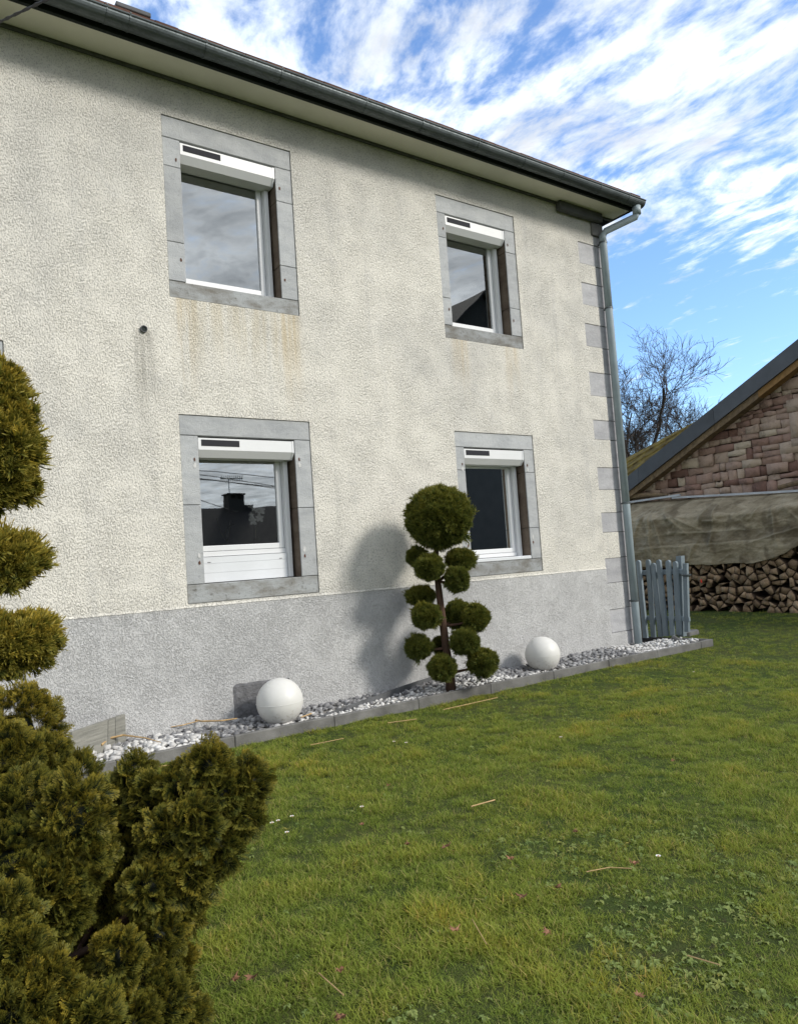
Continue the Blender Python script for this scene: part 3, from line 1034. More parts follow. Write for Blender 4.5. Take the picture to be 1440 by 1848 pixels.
def globe(px, py, rpx, yw, label):
    c = on_y(px, py, yw)
    dep = proj(c)[2]
    r = rpx * dep / PF
    g = empty('garden_globe', (c[0], c[1], c[2] - r), label, 'garden lamp', 'white garden globes')
    V, F = [], []
    nu, nv = 40, 24
    for j in range(nv + 1):
        th = math.pi * j / nv
        zz_ = max(math.cos(th), -0.90)
        rr = math.sin(th) if math.cos(th) > -0.9 else math.sqrt(1 - .81) * (math.sin(th) / math.sqrt(1 - .81))
        for i in range(nu):
            a = 2 * math.pi * i / nu
            V.append((c[0] + r * rr * math.cos(a), c[1] + r * rr * math.sin(a), c[2] + r * zz_))
    for j in range(nv):
        for i in range(nu):
            F.append((j * nu + i, j * nu + (i + 1) % nu, (j + 1) * nu + (i + 1) % nu, (j + 1) * nu + i))
    MB().add(V, F).build('globe', M_GLOBE, g, smooth=True)
    sr = [(c[0] + (r + .0005) * math.cos(2 * math.pi * i / 48), c[1] + (r + .0005) * math.sin(2 * math.pi * i / 48), c[2] + .006 * math.cos(2 * math.pi * i / 48)) for i in range(49)]
    MB().tube(sr, .0022, 5).build('seam', M_GLOBE, g)
    MB().tube([(c[0], c[1], c[2] - r * 1.12), (c[0], c[1], c[2] - r * 0.88)], [r * .40, r * .42], 20).build('base_collar', M_BASE, g)
    return c, r


globe(505, 1266.5, 42, -0.40, 'white globe lamp on gravel in front of the dark bare wall patch')
globe(979, 1181, 31.5, -0.38, 'white globe lamp on gravel right of the pruned topiary')

# ------------------------------------------------------------------ foliage
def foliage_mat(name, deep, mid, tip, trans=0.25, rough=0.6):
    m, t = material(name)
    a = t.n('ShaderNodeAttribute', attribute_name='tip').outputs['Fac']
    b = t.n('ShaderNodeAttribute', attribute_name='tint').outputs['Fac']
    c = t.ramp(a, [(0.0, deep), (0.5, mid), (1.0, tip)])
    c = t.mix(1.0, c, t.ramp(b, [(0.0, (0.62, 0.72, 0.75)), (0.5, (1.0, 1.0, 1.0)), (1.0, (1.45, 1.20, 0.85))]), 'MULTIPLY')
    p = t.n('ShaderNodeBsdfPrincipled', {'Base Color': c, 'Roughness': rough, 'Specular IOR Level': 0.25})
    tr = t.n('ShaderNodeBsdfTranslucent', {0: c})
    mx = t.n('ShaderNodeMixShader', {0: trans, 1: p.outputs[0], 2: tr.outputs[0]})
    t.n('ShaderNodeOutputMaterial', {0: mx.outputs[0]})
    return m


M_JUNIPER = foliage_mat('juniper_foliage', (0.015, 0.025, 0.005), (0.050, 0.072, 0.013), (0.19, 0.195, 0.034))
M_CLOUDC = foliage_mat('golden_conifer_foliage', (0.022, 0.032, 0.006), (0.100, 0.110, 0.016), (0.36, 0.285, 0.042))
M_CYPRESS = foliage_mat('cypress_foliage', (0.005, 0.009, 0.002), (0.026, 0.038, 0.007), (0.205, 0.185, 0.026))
M_BARK = wood_mat('reddish_bark', (0.13, 0.075, 0.05), (0.045, 0.028, 0.02), (14, 14, 3))


class Shoots:
    def __init__(self):
        self.v, self.f, self.t = [], [], []

    def shoot(self, p0, p1, nrm, w, t0, t1):
        p0, p1, nrm = np.asarray(p0, float), np.asarray(p1, float), np.asarray(nrm, float)
        ax = p1 - p0
        s = np.cross(ax, nrm)
        s = s / (np.linalg.norm(s) + 1e-9) * w
        mdl = p0 + ax * 0.62
        b = len(self.v)
        self.v += [p0, mdl + s, p1, mdl - s]
        tm = t0 + (t1 - t0) * .6
        self.t += [t0, tm, t1, tm]
        self.f += [(b, b + 1, b + 2), (b, b + 2, b + 3)]

    def arrays(self):
        return np.array(self.v), np.array(self.f), np.array(self.t)


def fan_template(seed):
    """flat fan spray of scale leaves growing along +z in the xz plane, cupped"""
    r = np.random.default_rng(seed)
    S = Shoots()

    def P(x, z):
        return np.array([x, 0.28 * x * x + 0.22 * z * z + 0.03 * math.sin(9 * x + 5 * z), z])

    def grow(x, z, ang, L, w, lvl, t0):
        x1, z1 = x + L * math.sin(ang), z + L * math.cos(ang)
        S.shoot(P(x, z), P(x1, z1), (0.15 * r.normal(), 1, 0.15 * r.normal()), w, t0, min(1, t0 + 0.28 + .1 * lvl))
        if lvl >= 2: return
        n = (9, 5)[lvl]
        for i in range(n):
            t = 0.18 + 0.78 * (i + 0.5) / n
            sd = 1 if i % 2 else -1
            l2 = L * ((1 - t) * 0.62 + (0.20 if lvl == 0 else 0.28)) * r.uniform(0.8, 1.15)
            a2 = ang + sd * math.radians(r.uniform(28, 48))
            grow(x + L * t * math.sin(ang), z + L * t * math.cos(ang), a2, l2, w * 0.80, lvl + 1, t0 + 0.30 * t + 0.14)

    grow(0, 0, 0.0, 1.0, 0.042, 0, 0.0)
    return S.arrays()


def tuft_template(seed, spread=0.55, n=9, w=0.045):
    """feathery tuft of needle shoots along +z"""
    r = np.random.default_rng(seed)
    S = Shoots()
    for i in range(n):
        a = 2 * math.pi * i / n + r.uniform(-.3, .3)
        sp = spread * r.uniform(0.15, 1.0)
        d_ = np.array([math.cos(a) * sp, math.sin(a) * sp, 1.0])
        d_ /= np.linalg.norm(d_)
        L = r.uniform(0.6, 1.0)
        p1 = d_ * L
        nr = np.cross(d_, r.normal(size=3))
        S.shoot((0, 0, 0), p1, nr, w, 0.0, 0.95)
        for k in range(2):
            t = r.uniform(.3, .75)
            d2 = d_ + 0.55 * r.normal(size=3)
            d2 /= np.linalg.norm(d2)
            S.shoot(d_ * L * t, d_ * L * t + d2 * L * 0.42, np.cross(d2, r.normal(size=3)), w * .75, t * .6, 1.0)
    return S.arrays()


FANS = [fan_template(s) for s in range(5)]
TUFTS = [tuft_template(s) for s in range(6)]


def spread(templates, pos, dirs, scale, tint, r, wide=None):
    """merge oriented copies of the templates into one vertex soup"""
    n = len(pos)
    which = r.integers(0, len(templates), n)
    Vs, Fs, Ts, Ns, base = [], [], [], [], 0
    rnd = r.normal(size=(n, 3))
    zc_ = dirs / np.linalg.norm(dirs, axis=1)[:, None]
    xc_ = np.cross(zc_, rnd)
    xc_ /= np.linalg.norm(xc_, axis=1)[:, None]
    yc_ = np.cross(zc_, xc_)
    for k, (V, F, T) in enumerate(templates):
        ii = np.where(which == k)[0]
        if not len(ii): continue
        m = len(V)
        W = (V[None, :, 0:1] * xc_[ii][:, None, :] + V[None, :, 1:2] * yc_[ii][:, None, :] + V[None, :, 2:3] * zc_[ii][:, None, :])
        W = W * scale[ii][:, None, None] + pos[ii][:, None, :]
        Vs.append(W.reshape(-1, 3))
        Fs.append((F[None] + (np.arange(len(ii)) * m)[:, None, None] + base).reshape(-1, 3))
        Ts.append(np.tile(T, len(ii)))
        Ns.append(np.repeat(tint[ii], m))
        base += m * len(ii)
    return np.concatenate(Vs), np.concatenate(Fs), np.concatenate(Ts), np.concatenate(Ns)


def ellipsoid_points(c, rad, n, r, lump=0.16, freq=2.4, seed=0.0):
    u = r.normal(size=(n, 3))
    u /= np.linalg.norm(u, axis=1)[:, None]
    k = np.array([1 + lump * noise.noise(Vector((q * freq).tolist()) + Vector((seed, seed * 1.7, 0))) for q in u])
    P = c + u * rad * k[:, None]
    N = u / rad
    N /= np.linalg.norm(N, axis=1)[:, None]
    return P, N, u, k


def blob(mb, c, rad, lump, freq, seed, shrink):
    nu, nv = 14, 9
    V, F = [], []
    for j in range(nv + 1):
        th = math.pi * j / nv
        for i in range(nu):
            a = 2 * math.pi * i / nu
            u = np.array([math.sin(th) * math.cos(a), math.sin(th) * math.sin(a), math.cos(th)])
            k = 1 + lump * noise.noise(Vector((u * freq).tolist()) + Vector((seed, seed * 1.7, 0)))
            V.append(c + u * rad * k * shrink)
    for j in range(nv):
        for i in range(nu):
            F.append((j * nu + i, j * nu + (i + 1) % nu, (j + 1) * nu + (i + 1) % nu, (j + 1) * nu + i))
    mb.add(V, F)


def pompom(name, c, rad, n, size, m, parent, r, templates=TUFTS, up=0.25, tintbias=0.0, inner=0.74, lump=0.16, jit=0.35, stray=0.03, tv=0.0):
    seed = r.uniform(0, 50)
    P, N, u, k = ellipsoid_points(c, rad, n, r, lump, 2.4, seed)
    depth = r.uniform(0.78, 1.0, n)
    P = c + (P - c) * (depth[:, None]) - N * size * 0.45
    D = N + np.array([0, 0, up]) + jit * r.normal(size=(n, 3))
    tint = np.clip(0.45 + tintbias + tv + 0.22 * u[:, 2] + 0.18 * r.normal(size=n), 0, 1)  # clump tops tinted lighter and warmer, painting in light from above
    sc = size * r.uniform(0.7, 1.25, n) * np.where(r.random(n) < stray, r.uniform(1.3, 1.9, n), 1.0)
    V, F, T, Nn = spread(templates, P, D, sc, tint, r)
    if inner:
        b = MB()
        blob(b, c, rad, lump, 2.4, seed, inner)
        bv = np.array(b.v)
        bf = []
        for q in b.f:
            bf += [(q[0], q[1], q[2]), (q[0], q[2], q[3])]
        F = np.concatenate([F, np.array(bf) + len(V)])
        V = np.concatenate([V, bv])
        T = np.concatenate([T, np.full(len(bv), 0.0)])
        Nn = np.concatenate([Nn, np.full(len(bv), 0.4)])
    return np_mesh(name, V, F, m, parent, {'tip': T, 'tint': Nn})


# --- pruned topiary in the gravel bed
rt = np.random.default_rng(5)
base = on_z(813, 1243, 0.0)
TD = proj(base)[2]
topi = empty('topiary_tree', (base[0], base[1], -0.05), 'pompom pruned juniper topiary with bare reddish trunk in the gravel bed', 'topiary tree')
tr = [(814, 1250, 0), (812, 1215, 0), (805, 1170, 0), (800, 1130, 0), (796, 1098, 0), (790, 1050, .02), (787, 999, .03), (790, 950, .03)]
trp = [at(x, y, TD + dd) for x, y, dd in tr]
MB().tube(trp, [.062, .050, .046, .043, .040, .036, .030, .02], 10).build('trunk', M_BARK, topi, smooth=True)
poms = [(792, 934, 61, 57, .02), (753, 1006, 19, 19, .18), (775, 1024, 26, 24, -.14), (831, 1010, 28, 21, .12), (825, 1046, 23, 26, -.10),
        (760, 1076, 25, 19, .10), (769, 1112, 27, 24, -.12), (826, 1110, 26, 28, .18), (858, 1116, 26, 26, -.02), (839, 1158, 26, 26, -.14),
        (795, 1166, 15, 18, .20), (756, 1169, 25, 23, -.02), (798, 1206, 24, 25, -.20), (871, 1196, 27, 26, -.10)]
for (x, y, rx, ry, dd) in poms:
    dep = TD + dd
    c = at(x, y, dep)
    r1, r2 = (.97 * rx if rx > 40 else rx * rt.uniform(.96, 1.05)) * dep / PF, (.98 * ry if rx > 40 else ry * rt.uniform(.86, 1.0)) * dep / PF
    big = rx > 40
    nsp = int(5200 * (r1 * r2) / 0.13) if big else int(250 + 42000 * r1 * r2)
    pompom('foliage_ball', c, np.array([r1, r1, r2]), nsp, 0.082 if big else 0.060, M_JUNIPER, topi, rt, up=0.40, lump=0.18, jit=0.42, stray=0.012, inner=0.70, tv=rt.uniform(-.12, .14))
    if not big:
        # branch from the trunk
        k = min(range(len(trp)), key=lambda i: abs(trp[i][2] - (c[2] - 0.12)))
        a = trp[k]
        mid = (a + c) / 2 + np.array([0, 0, -0.02])
        MB().tube([a, mid, c], [.020, .014, .010], 6).build('branch', M_BARK, topi, smooth=True)

# --- cloud pruned golden conifer at the left edge
rc = np.random.default_rng(9)
cd = 3.1
cb = on_z(-10, 1640, LAWN_Z)
trunk_x = -25
con = empty('cloud_pruned_conifer', tuple(at(trunk_x, 1500, cd + .1) * np.array([1, 1, 0]) + np.array([0, 0, LAWN_Z])),
            'golden green conifer clipped into stacked tiers at the left edge', 'conifer tree')
tp = [at(trunk_x, y, cd + .1) for y in (1260, 1150, 1000, 850, 720)]
g0 = tp[0].copy(); g0[2] = LAWN_Z - .05
MB().tube([g0] + tp, [.06, .05, .045, .04, .03, .015], 8).build('trunk', M_BARK, con, smooth=True)
for (x, y, rx, ry, dd, nn) in ((-4, 712, 48, 60, .02, 1100), (-24, 800, 90, 88, 0, 3000), (-28, 872, 86, 52, .02, 1500), (-18, 1016, 86, 55, 0, 2500), (4, 1165, 94, 58, -.03, 2900)):
    dep = cd + dd
    c = at(x, y, dep)
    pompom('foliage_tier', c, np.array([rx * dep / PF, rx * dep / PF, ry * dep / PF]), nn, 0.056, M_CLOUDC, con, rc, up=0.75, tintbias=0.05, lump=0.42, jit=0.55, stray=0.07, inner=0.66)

# --- big cypress bush in the near left corner
rb = np.random.default_rng(3)
bush = empty('cypress_bush', (0.35, -5.0, LAWN_Z), 'dense dark green cypress bush with fan shaped sprays in the near left corner', 'bush')
clumps = [  # x, y, rx, ry px and depth
    (30, 1318, 80, 78, 2.75), (-20, 1400, 100, 100, 2.5), (70, 1390, 62, 62, 2.6), (128, 1405, 46, 40, 2.6), (135, 1490, 66, 96, 2.25), (40, 1480, 84, 90, 2.35),
    (20, 1570, 90, 90, 2.2), (95, 1590, 70, 62, 2.2), (150, 1550, 50, 60, 2.25), (95, 1655, 62, 52, 2.2), (5, 1680, 62, 85, 2.0), (35, 1745, 50, 70, 1.95), (20, 1830, 80, 70, 1.9),
    (88, 1800, 46, 70, 1.95), (150, 1850, 60, 50, 1.95), (245, 1402, 29, 40, 2.55), (205, 1440, 36, 36, 2.6), (270, 1455, 36, 52, 2.5), (222, 1490, 45, 45, 2.55), (330, 1425, 46, 46, 2.5),
    (375, 1385, 36, 40, 2.5), (405, 1432, 40, 42, 2.5), (452, 1412, 32, 42, 2.55), (432, 1470, 38, 44, 2.5), (355, 1490, 42, 55, 2.4), (300, 1520, 45, 50, 2.4), (395, 1530, 42, 50, 2.45),
    (345, 1580, 48, 50, 2.38), (240, 1560, 45, 50, 2.45), (270, 1605, 50, 48, 2.3), (330, 1640, 38, 40, 2.4), (195, 1620, 36, 40, 2.4), (285, 1695, 52, 55, 2.3), (215, 1730, 44, 55, 2.15), (255, 1770, 40, 50, 2.2),
    (318, 1745, 28, 40, 2.4), (290, 1815, 56, 52, 2.2), (235, 1850, 50, 40, 2.1), (340, 1840, 30, 34, 2.3), (180, 1690, 34, 40, 2.5), (165, 1790, 34, 40, 2.45), (190, 1820, 40, 40, 2.35), (180, 1640, 40, 60, 2.55), (70, 1880, 80, 40, 1.9)]
hub = at(90, 1760, 2.5)
bb = MB()
root = np.array([hub[0], hub[1], LAWN_Z - .05])
for i in range(4):
    off = rb.normal(size=3) * np.array([.05, .05, 0])
    bb.tube([root + off, root + off * 2 + np.array([0, 0, .25]), hub + off * 3], [.035, .03, .022], 7)
for (x, y, rx, ry, dep) in clumps:
    c = at(x, y, dep)
    a = root + np.array([0, 0, max(.1, min(.5, (c[2] - LAWN_Z) * .5))])
    bb.tube([a, (a + c) / 2 + np.array([0, 0, -.04]), c], [.016, .012, .006], 5)
bb.build('stem', M_BARK, bush, smooth=True)
for (x, y, rx, ry, dep) in clumps:
    c = at(x, y, dep)
    r1, r2 = .92 * rx * dep / PF, .92 * ry * dep / PF
    nsp = int(110 + 9000 * r1 * r2 * 2.9)
    pompom('spray_clump', c, np.array([r1, r1 * .9, r2]), nsp, rb.uniform(.042, .054), M_CYPRESS, bush, rb, FANS, up=0.30, tintbias=0.40 if y < 1330 else (0.06 if y < 1420 else 0.0), lump=0.30, jit=0.42, inner=0.40, stray=0.0, tv=rb.uniform(-.16, .16))  # extra tint on the topmost clumps paints in the golden light there

# ------------------------------------------------------------------ picket gate
M_GATE = wood_mat('blue_grey_gate_paint', (0.235, 0.285, 0.315), (0.155, 0.19, 0.215), (9, 9, 2.5), 0.65, 0.12)
gate = empty('picket_gate', (10.1, 0.3, LAWN_Z), 'leaning blue grey picket gate with rounded pale tops beside the downpipe', 'gate')
GX = 10.10
pick = [((1152, 1011), (1166, 1152)), ((1170, 1010), (1180, 1150)), ((1179, 1016), (1193, 1149)), ((1189, 1010), (1203, 1148)), ((1206, 1011), (1214, 1147)), ((1219, 1013), (1226, 1145))]


def picket(tp_, bt_, dx=0.0, wid=0.075, thk=0.055, mat_=None, round_=True):
    t, b = on_x(*tp_, GX), on_x(*bt_, GX)
    d = MB()
    n = 8
    prof = [(-wid / 2, 0.0), (wid / 2, 0.0)]
    H = t[2] - b[2]
    if round_:
        for i in range(n + 1):
            a = math.pi * i / n
            prof.append((wid / 2 * math.cos(a), H - wid / 2 + wid / 2 * math.sin(a)))
    else:
        prof += [(wid / 2, H), (-wid / 2, H)]
    va, vb = [], []
    for (p, z) in prof:
        f = z / H
        yy = b[1] + (t[1] - b[1]) * f + p
        va.append((GX + dx, yy, b[2] + z))
        vb.append((GX + dx + thk, yy, b[2] + z))
    m = len(prof)
    d.add(va + vb, [tuple(range(m)), tuple(range(2 * m - 1, m - 1, -1))] + [(i, (i + 1) % m, m + (i + 1) % m, m + i) for i in range(m)])
    return d.build('picket', mat_ or M_GATE, gate)


for k, (a, b) in enumerate(pick):
    picket(a, b, dx=-0.03 if k % 2 else -0.027, thk=0.045)
picket((1219, 1004), (1223, 1150), dx=0.075, wid=0.095, thk=0.09, round_=False)
picket((1234, 1017), (1237, 1141), dx=0.02, wid=0.07, thk=0.05, round_=False)
for z, h in ((0.93, 0.075), (0.20, 0.07)):
    MB().bbox(GX + 0.025, GX + 0.062, -0.16, 0.66, z, z + h, 0.005).build('rail', M_GATE, gate)
MB().bbox(GX - 0.01, GX + 0.10, -0.22, -0.10, 0.90, 0.925, 0.003).build('latch', M_ZINC, gate)
MB().bbox(GX + 0.0, GX + 0.05, 0.80, 0.87, -0.3, 1.12, 0.005).build('hinge_post', M_GREYBOARD, gate)
MB().bbox(GX + 0.0, GX + 0.05, 0.70, 0.735, -0.2, 1.08, 0.005).build('hinge_post', M_GREYBOARD, gate)
M_VOID = simple('dark_void_ground', (0.018, 0.015, 0.012), 0.97, 0.4, 20.0, 40.0, 0.02, 0.1)  # near-black colour paints in the shaded void under the gate
d = MB()
o = d.poly([(9.04, -0.18, -0.094), (9.74, -0.18, -0.094), (10.25, 0.05, -0.080), (10.25, 0.85, -0.080), (9.04, 0.85, -0.094)]).build('void_shade_patch', M_VOID)
tag(o, 'dark ground beneath the picket gate with the shade of the void painted in', None, None, 'structure')
d = MB()
c = on_z(1240, 1141, -0.05)
ang = [2 * math.pi * i / 9 for i in range(9)]
rr_ = [RNG.uniform(.8, 1.15) for _ in ang]
lo = [(c[0] + .30 * q * math.cos(a), c[1] + .16 * q * math.sin(a), -0.10) for a, q in zip(ang, rr_)]
hi = [(c[0] + .29 * q * math.cos(a), c[1] + .15 * q * math.sin(a), -0.035) for a, q in zip(ang, rr_)]
o = d.add(lo + hi, [tuple(range(9)), tuple(range(17, 8, -1))] + [(i, (i + 1) % 9, 9 + (i + 1) % 9, 9 + i) for i in range(9)]).build('flat_stone', M_CONC)
tag(o, 'pale flat stone slab lying on grass beside the gate', 'stone slab')
a, b = on_z(1216, 1152, 0.02), on_z(1226, 1159, -0.02)
o = MB().tube([a, b], [.045, .045], 10).build('pipe_stub', M_CONC)
tag(o, 'short grey pipe stub lying at the gate foot by the kerb end', 'pipe')

# ------------------------------------------------------------------ barn
def barn_stone_mat():
    m, t = material('red_sandstone')
    g = t.n('ShaderNodeNewGeometry').outputs['Position']
    a = t.n('ShaderNodeAttribute', attribute_name='tone').outputs['Fac']
    n = t.noise(g, 5.0, 6.0, 0.65)
    f = t.noise(g, 30.0, 6.0, 0.65)
    c = t.ramp(a, [(0.0, (0.17, 0.098, 0.076)), (0.25, (0.29, 0.185, 0.145)), (0.5, (0.355, 0.25, 0.195)), (0.75, (0.40, 0.305, 0.235)), (1.0, (0.46, 0.38, 0.285))])
    c = t.mix(t.math('MULTIPLY', t.range(n, 0.48, 0.72), 0.55), c, (0.075, 0.055, 0.045))
    c = t.mix(t.math('MULTIPLY', t.range(f, 0.56, 0.75), 0.5), c, (0.24, 0.18, 0.13))
    finish(t, c, 0.92, t.math('ADD', t.math('MULTIPLY', t.noise(g, 12.0, 5.0, .6), 1.2), f), 0.016, 1.0, 0.15)
    return m


M_BSTONE = barn_stone_mat()
M_BMORTAR = simple('earth_mortar', (0.075, 0.050, 0.040), 0.97, 0.35, 12.0, 40.0, 0.012, 0.1)
M_SLATE = simple('grey_slate_cladding', (0.066, 0.072, 0.080), 0.6, 0.18, 3.0, 30.0, 0.002, 0.35, rnd=0.22)
M_RAFTER = wood_mat('weathered_rafter', (0.21, 0.15, 0.085), (0.085, 0.062, 0.042), (2, 14, 14), 0.85, 0.25)
M_RAFTER2 = wood_mat('fresh_rafter', (0.30, 0.18, 0.07), (0.19, 0.11, 0.045), (2, 14, 14), 0.8, 0.1)
barn = empty('stone_barn', (17.0, -1.0, LAWN_Z), 'old sandstone barn with slate clad gable edge and mossy roof', 'barn')
BX = 15.32
V1 = on_x(1130, 862, 15.0)
V2 = on_x(1440, 612, 15.0)
SL = (V2[2] - V1[2]) / (V1[1] - V2[1])          # roof slope in y


def rake(y):        # top of the verge
    return V1[2] + (V1[1] - y) * SL


RIDGE_Y = -0.9
EAVE_Y = 4.95
wallp = [(BX, EAVE_Y - .25, -0.3), (BX, -6.6, -0.3), (BX, -6.6, rake(EAVE_Y - .2) - .5), (BX, RIDGE_Y, rake(RIDGE_Y) - 0.45), (BX, EAVE_Y - .25, rake(EAVE_Y - .25) - 0.45)]
MB().add(wallp + [(p[0] + .4, p[1], p[2]) for p in wallp], [(0, 1, 2, 3, 4), (9, 8, 7, 6, 5)] + [(i, (i + 1) % 5, 5 + (i + 1) % 5, 5 + i) for i in range(5)]).build('gable_wall', M_BMORTAR, barn)
MB().box(BX + .4, 24.0, EAVE_Y - .7, EAVE_Y - .25, -0.3, rake(EAVE_Y) - .35).build('side_wall', M_BMORTAR, barn)
MB().box(BX + .4, 24.0, -6.6, -6.2, -0.3, rake(EAVE_Y) - .35).build('side_wall', M_BMORTAR, barn)
MB().box(23.6, 24.0, -6.2, EAVE_Y - .7, -0.3, rake(EAVE_Y) - .35).build('rear_wall', M_BMORTAR, barn)


def clip_poly(poly, a, b, c):
    """keep a*y + b*z <= c"""
    out = []
    for i in range(len(poly)):
        p, q = poly[i], poly[(i + 1) % len(poly)]
        fp, fq = a * p[0] + b * p[1] - c, a * q[0] + b * q[1] - c
        if fp <= 0: out.append(p)
        if fp * fq < 0:
            s = fp / (fp - fq)
            out.append((p[0] + (q[0] - p[0]) * s, p[1] + (q[1] - p[1]) * s))
    return out


def pillow(poly, x_back, x_front, inset, r, jitter=0.0):
    """poly in (y, z): prism towards -x with an inset front face"""
    P = np.array(poly)
    c = P.mean(0)
    n = len(P)
    d = c - P
    L = np.linalg.norm(d, axis=1)[:, None] + 1e-6
    Q = P + d / L * np.minimum(inset, L * .4)
    M_ = P + d / L * np.minimum(inset * .25, L * .2)
    v = [(x_back, p[0], p[1]) for p in P] + [(x_front + 0.4 * abs(x_back - x_front) * .6, p[0], p[1]) for p in M_] + \
        [(x_front + r.uniform(-jitter, jitter), p[0], p[1]) for p in Q]
    f = [(i, (i + 1) % n, n + (i + 1) % n, n + i) for i in range(n)] + [(n + i, n + (i + 1) % n, 2 * n + (i + 1) % n, 2 * n + i) for i in range(n)]
    f.append(tuple(range(2 * n, 3 * n)))
    tri = []
    for q in f:
        for k in range(1, len(q) - 1): tri.append((q[0], q[k], q[k + 1]))
    return np.array(v), np.array(tri)


rw = np.random.default_rng(33)
WINZ = (3.38, 3.92)         # small opening with dressed stones at the right
WINY = 0.36
z = 1.9
rows = []
while z < 5.4:
    h = rw.choice([0.09, 0.13, 0.17, 0.21, 0.25, 0.30], p=[.16, .18, .22, .18, .15, .11])
    rows.append((z, z + h)); z += h
nst = 0
for (z0_, z1_) in rows:
    y = 4.75
    while y > -0.9:
        wd = min(rw.uniform(.14, .50), 3.0 * (z1_ - z0_))
        ya_, yb_ = y, y - wd
        y = yb_
        parts = [(z0_, z1_)]
        if z1_ - z0_ > 0.21 and rw.random() < 0.35:
            s = z0_ + (z1_ - z0_) * rw.uniform(.4, .6)
            parts = [(z0_, s), (s, z1_)]
        for (p0, p1) in parts:
            if ya_ < WINY + .02 and yb_ > -1.0 and p1 > WINZ[0] - .02 and p0 < WINZ[1] + .02: continue
            j = lambda: rw.uniform(-.022, .022)
            g = 0.004
            poly = [(yb_ + g + j() * .5, p0 + g + j()), ((ya_ + yb_) / 2, p0 + g + j()), (ya_ - g + j() * .5, p0 + g + j()), (ya_ - g + j() * .5, p1 - g + j()), ((ya_ + yb_) / 2, p1 - g + j()), (yb_ + g + j() * .5, p1 - g + j())]
            # below the rafter foot of the rake
            poly = clip_poly(poly, SL, 1.0, V1[2] + SL * V1[1] - 0.46)
            if len(poly) < 3: continue
            P = np.array(poly)
            if (P[:, 0].max() - P[:, 0].min()) < .05 or (P[:, 1].max() - P[:, 1].min()) < .035: continue
            V, F = pillow(poly, BX + .02, BX - rw.uniform(.020, .060), 0.007, rw, 0.012)
            tone = np.clip(rw.normal(0.5, 0.33), 0, 1)
            np_mesh('stone', V, F, M_BSTONE, barn, {'tone': np.full(len(V), tone)})
            nst += 1
# dressed stones round the small opening
for (y0_, y1_, a, b) in ((0.10, 0.62, WINZ[1], WINZ[1] + .26), (-.95, .095, WINZ[1], WINZ[1] + .26), (0.30, 0.58, WINZ[0], WINZ[1] - .008), (-.95, 0.60, WINZ[0] - .17, WINZ[0] - .008)):
    V, F = pillow([(y0_, a), (y1_, a), (y1_, b), (y0_, b)], BX + .02, BX - .06, 0.012, rw)
    np_mesh('dressed_stone', V, F, M_BSTONE, barn, {'tone': np.full(len(V), .78)})
MB().box(BX - .005, BX - .001, -.95, .295, WINZ[0], WINZ[1]).build('dark_opening_sheet', M_FASCIA, barn)  # near-black sheet on the wall paints in the shade of the recess


def verge_piece(y0, y1, top, bot, x0, x1, name, m):
    v = [(x0, y0, rake(y0) + bot), (x0, y1, rake(y1) + bot), (x0, y1, rake(y1) + top), (x0, y0, rake(y0) + top)]
    v += [(x1, p[1], p[2]) for p in v]
    return MB().add(v, [(0, 1, 2, 3), (7, 6, 5, 4), (0, 1, 5, 4), (1, 2, 6, 5), (2, 3, 7, 6), (3, 0, 4, 7)]).build(name, m, barn)


ycuts = [EAVE_Y] + [on_x(px, py, 15.0)[1] for px, py in ((1152, 850), (1288, 745))] + [RIDGE_Y]
for i, (a, b) in enumerate(zip(ycuts[:-1], ycuts[1:])):
    verge_piece(a - .004, b + .004, 0.0, -0.36, 14.98 - .002 * (i % 2), 15.02, 'slate_panel', M_SLATE)
yc2 = [EAVE_Y] + [on_x(px, py, 15.05)[1] for px, py in ((1180, 850), (1240, 810), (1290, 775), (1368, 705))] + [RIDGE_Y]
for i, (a, b) in enumerate(zip(yc2[:-1], yc2[1:])):
    verge_piece(a - .003, b + .003, -0.362, -0.50 - .01 * (i % 2), 15.03, 15.28, 'rafter', M_RAFTER2 if i >= 4 else M_RAFTER)
b_ = on_x(1283, 776, 15.2)
MB().bbox(15.16, 15.30, b_[1] - .05, b_[1] + .06, b_[2] - .07, b_[2] + .05, .008).build('bracket', M_ZINC, barn)


def moss_mat():
    m, t = material('mossy_roof')
    g = t.n('ShaderNodeNewGeometry').outputs['Position']
    n = t.noise(g, 3.0, 6.0, 0.65)
    f = t.noise(g, 16.0, 5.0, 0.65)
    c = t.ramp(n, [(0.30, (0.045, 0.034, 0.022)), (0.45, (0.13, 0.095, 0.030)), (0.70, (0.29, 0.22, 0.055))])
    c = t.mix(t.range(f, .5, .75), c, (0.08, 0.06, 0.035))
    finish(t, c, 0.95, t.math('ADD', n, f), 0.05, 1.0, 0.1)
    return m


M_MOSS = moss_mat()
# main roof slopes behind the verge
for (y0, y1) in ((EAVE_Y + .1, RIDGE_Y), (-6.85, RIDGE_Y)):
    za_, zb_ = rake(EAVE_Y + .1) - .02, rake(RIDGE_Y) - .02
    v = [(15.021, y0, za_), (24.3, y0, za_), (24.3, y1, zb_), (15.021, y1, zb_)]
    v += [(p[0], p[1], p[2] - .10) for p in v]
    MB().add(v, [(0, 1, 2, 3), (7, 6, 5, 4), (0, 1, 5, 4), (1, 2, 6, 5), (2, 3, 7, 6), (3, 0, 4, 7)]).build('roof_slope', M_MOSS, barn)
